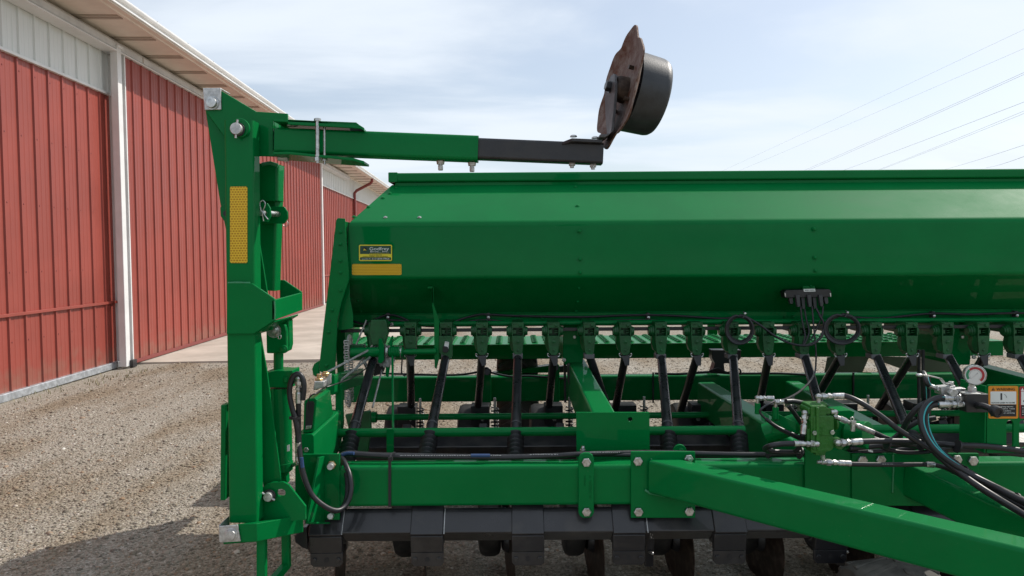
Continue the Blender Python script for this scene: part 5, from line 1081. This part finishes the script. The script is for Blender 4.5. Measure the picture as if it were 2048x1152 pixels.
# cylinder and brackets behind the valve
rc = part('lift_cylinder', MB().cyl(P(1530, 868, 2.95), P(1600, 845, 2.90), .04, None, 24).cyl(P(1515, 828, 2.8), P(1515, 806, 2.8), PX(5.5, 2.8), None, 16).cyl(P(1551, 838, 2.76), P(1551, 814, 2.76), PX(6, 2.76), None, 16).prism([P(1545, 828, 2.78), P(1556, 828, 2.78), P(1592, 845, 2.72), P(1592, 868, 2.72), P(1545, 868, 2.78)], (0, .012, 0)).plate(rrect(1548, 1586, 842, 856, 3), 2.76, .04), GREEN, D, 0.002)
fitting(rc, [(1515, 808, 2.8), (1515, 796, 2.8), (1548, 797, 2.79)], .0098); fitting(rc, [(1551, 816, 2.76), (1552, 804, 2.76), (1573, 803, 2.75)], .0105, ferr=False)
part('lift_bracket', MB().prism([P(1672, 822, 2.85), P(1700, 820, 2.85), P(1710, 824, 2.85), P(1706, 838, 2.85), P(1674, 838, 2.85)], (0, .08, 0)).lathe(P(1690, 868, 2.82), V((.5, -.6, .1)), [(0, .03), (.02, .052), (.09, .052)], 28), GREEN, D, 0.003)
part('valve_pedestal', MB().plate([(1668, 838), (1690, 848), (1712, 862), (1716, 880), (1690, 905), (1668, 905)], 2.80, .05), GREEN, D, 0.003)
# ---- gauge manifold and control panel at the right
GY = 2.60
man = part('gauge_manifold', MB().plate([(1933, 789), (1977, 788), (1977, 825), (1933, 825)], GY, .075), BLACK, D, 0.002)
gc = P(1950, 750, GY - .005); gd = V((-0.30, -0.95, 0.03)).normalized()
ga = part('pressure_gauge', MB().lathe(gc - gd * .05, gd, [(0.015, 0), (0.015, .029), (.018, .0325), (.042, .0325), (.043, .0355), (.054, .0355), (.056, .0335), (.0525, .0325), (.0525, 0)], 40), ZINC, D, 0.0005)
fc = gc + gd * .0032; gu_ = (V((0, 0, 1)) - gd * gd.z).normalized(); gv_ = gu_.cross(gd) * -1
def gp(a, r_, h=0.0): a = R(a); return fc + gv_ * (math.sin(a) * r_) * (1 if gv_.x > 0 else -1) + gu_ * (math.cos(a) * r_) + gd * h
part('gauge_face', MB().prism([gp(k * 10, .0324) for k in range(36)], gd * .0006), GLASS, ga)
def arc(a0, a1, r0, r1, m): part('gauge_band', MB().prism([gp(a0 + (a1 - a0) * k / 14, r1, .0007) for k in range(15)] + [gp(a1 + (a0 - a1) * k / 14, r0, .0007) for k in range(15)], gd * .0005), m, ga)
arc(-45, 140, .021, .029, REDV); arc(-125, -47, .021, .029, GAUGEG)
nd = MB().prism([gp(225, .018, .0014), gp(228, .0025, .0014), gp(45, .011, .0014), gp(40, .011, .0014), gp(42, .0025, .0014)], gd * .0006)
for a in range(-130, 141, 15): nd.prism([gp(a - 1.2, .0165, .0013), gp(a + 1.2, .0165, .0013), gp(a + 1.2, .0195, .0013), gp(a - 1.2, .0195, .0013)], gd * .0004)
part('gauge_needle', nd, INK, ga)
part('gauge_nut', MB().hexnut(P(1944, 787, GY + .03), (0, 0, 1), .0155, PX(14, GY)).cyl(P(1944, 787, GY + .03), P(1944, 766, GY + .03), .010).plate([(1930, 786), (1962, 787), (1962, 789), (1930, 789)], GY - .002, .03), GALV, man, 0.0008)
fitting(man, [(1933, 796, GY + .03), (1930, 796, GY + .03), (1887, 796, GY + .03)], .0128); fitting(man, [(1933, 808, GY + .02), (1928, 808, GY + .02), (1876, 809, GY + .02)], .0122)
bv = part('ball_valve', MB().plate([(1882, 775), (1906, 773), (1907, 790), (1883, 790)], GY + .05, .045).hexnut(P(1902, 784, GY + .04), (0, -1, 0), .017, .02).hexnut(P(1902, 778, GY + .07), (0, 0, 1), .015, .014).cyl(P(1902, 778, GY + .07), P(1902, 763, GY + .07), .009).box(P(1906, 780, GY + .05).x, P(1932, 780, GY + .05).x, GY + .05, GY + .08, P(1906, 790, GY + .05).z, P(1906, 777, GY + .05).z), GALV, D, 0.001)
hd = [P(1902, 766, GY + .06), P(1890, 768, GY + .05), P(1881, 757, GY + .03), P(1860, 752, GY + .01), P(1840, 749, GY - .01)]
part('valve_handle', MB().loft([[p + V((0, -.010, -.0025)), p + V((0, .010, -.0025)), p + V((0, .010, .0025)), p + V((0, -.010, .0025))] for p in hd]).dome(P(1838, 750, GY - .01), (0, 0, 1), .011, .006).dome(P(1838, 750, GY - .01), (0, 0, -1), .011, .006), ZINC, bv, 0.0008)
fitting(bv, [(1882, 780, GY + .07), (1880, 780, GY + .07), (1857, 771, GY + .07)], .0098)
def teal(q, r_, off):
    o_ = part('striped_hose', MB().sweep(hp(q), r_, 12), RUBBER, D); pts = [p + off.normalized() * r_ * .66 for p in hp(q)]
    part('hose_stripe', MB().sweep(pts, r_ * .44, 10), TEAL, o_)
TO = V((0.55, -.75, .35))
teal([(1888, 796, GY + .03), (1877, 796, GY + .03), (1860, 803, GY + .03), (1847, 818, GY + .02), (1842, 841, GY), (1849, 867, GY - .02), (1866, 894, GY - .04), (1893, 918, GY - .06), (1940, 948, GY - .10), (1995, 976, GY - .17), (2070, 1012, GY - .3)], .0112, TO)
teal([(1877, 809, GY + .02), (1864, 811, GY + .03), (1855, 819, GY + .03), (1851, 836, GY + .03), (1856, 865, GY + .02), (1872, 895, GY), (1900, 922, GY - .03), (1945, 954, GY - .08), (2000, 985, GY - .16), (2070, 1022, GY - .3)], .0105, TO)
teal([(1858, 771, GY + .07), (1853, 764, GY + .07), (1850, 752, GY + .09), (1846, 746, GY + .13), (1846, 760, GY + .18), (1848, 800, GY + .22)], .0098, V((.6, -.6, 0)))
pn = holed('control_panel', [(1974, 778), (1976, 770), (2120, 769), (2120, 906), (1974, 906)], [slot(2020, 840, 896, 7.2), slot(2046, 840, 896, 7.5)], GY + .05, .008, GREEN, D)
part('panel_flange', MB().box(P(1974, 780, GY + .05).x - .006, P(1974, 780, GY + .05).x - .0005, GY + .05, GY + .20, P(1974, 906, GY + .05).z, P(1974, 772, GY + .05).z), GREEN, pn, .001)
PY = GY + .049
sg = part('warning_sign', MB().plate(rrect(1977, 2036.5, 772, 837, 3), PY - .0006, .0012), ORANGE, pn)
part('sign_field', MB().plate(rrect(1981, 2032.5, 783, 808.5, .6), PY - .0011, .0004), WHITE, sg); part('sign_field', MB().plate(rrect(1981, 2032.5, 809, 833, .6), PY - .0011, .0004), INK, sg)
part('alert_triangle', MB().plate([(1983, 781), (1986.5, 775), (1990, 781)], PY - .0011, .0004), INK, sg); part('alert_mark', MB().plate([(1986.1, 777), (1986.9, 777), (1986.7, 780), (1986.3, 780)], PY - .0016, .0004), ORANGE, sg)
text('sign_text', 'WARNING', 1993, 781.2, 5.4, PY - .0012, INK, sg, wpx=37)
text('sign_text', 'ROTATE LEVER TO CLOSE', 1983, 806.8, 2.3, PY - .0017, INK, sg, wpx=47)
for k, tline in enumerate(('Avoid crushing injuries', 'or loss of control.  Close', 'hydraulic valve before', 'transporting or servicing', 'drill.')):
    text('sign_text', tline, 1983, 814.5 + k * 4.2, 2.4, PY - .0017, WHITE, sg, wpx=(44, 46.5, 39, 46.5, 10)[k])
dg = MB().plate(rrect(2001, 2004.5, 786.5, 800, .5), PY - .0015, .0004)
dg.sweep([P(2006 + 7.5 * math.sin(t * .11), 797 - 9 * math.cos(t * .11), PY - .0016) for t in range(3, 14)], .0006, 5).box(P(2006, 795, PY).x, P(2013, 795, PY).x, PY - .0015, PY - .0011, P(0, 795, PY, ).z - .0004, P(0, 795, PY).z)
part('sign_pictogram', dg, GREYP, sg)
s2 = part('danger_sign', MB().plate(rrect(2039, 2098, 773, 837, 3), PY - .0006, .0012), REDV, pn)
part('sign_field', MB().plate(rrect(2042.5, 2095, 783, 810, .6), PY - .0011, .0004), WHITE, s2); part('sign_field', MB().plate(rrect(2042.5, 2095, 810.5, 833, .6), PY - .0011, .0004), INK, s2)
part('alert_triangle', MB().plate([(2041.5, 782), (2045, 776), (2048.5, 782)], PY - .0011, .0004), WHITE, s2)
text('sign_text', 'DANGER', 2052, 781.5, 5.4, PY - .0012, WHITE, s2, wpx=32)
for k, tline in enumerate(('Do not stand under', 'or near marker arm', 'Death or injury', 'may result')): text('sign_text', tline, 2044, 816.5 + k * 4.4, 2.5, PY - .0017, WHITE, s2, wpx=(46, 45, 38, 28)[k])
part('sign_pictogram', MB().plate([(2046, 803), (2056, 789), (2060, 791), (2051, 804)], PY - .0016, .0004), INK, s2)
kn = part('valve_lever', MB().sweep(hp([(1955, 812, GY - .002), (1962, 811, GY - .03), (1975, 815, GY - .055), (1985, 820, GY - .075)]), [.011] * 19, 14).lathe(P(1983, 819, GY - .07), V((.12, -.98, -.1)), [(0, .014), (.012, .020), (.03, .020), (.034, .017), (.034, .010), (.031, .009), (.031, 0)], 28), RUBBER, D)
part('lever_screw', MB().dome(P(1953, 813, GY - .001), (0, -1, 0), .005, .004), ZINC, kn)
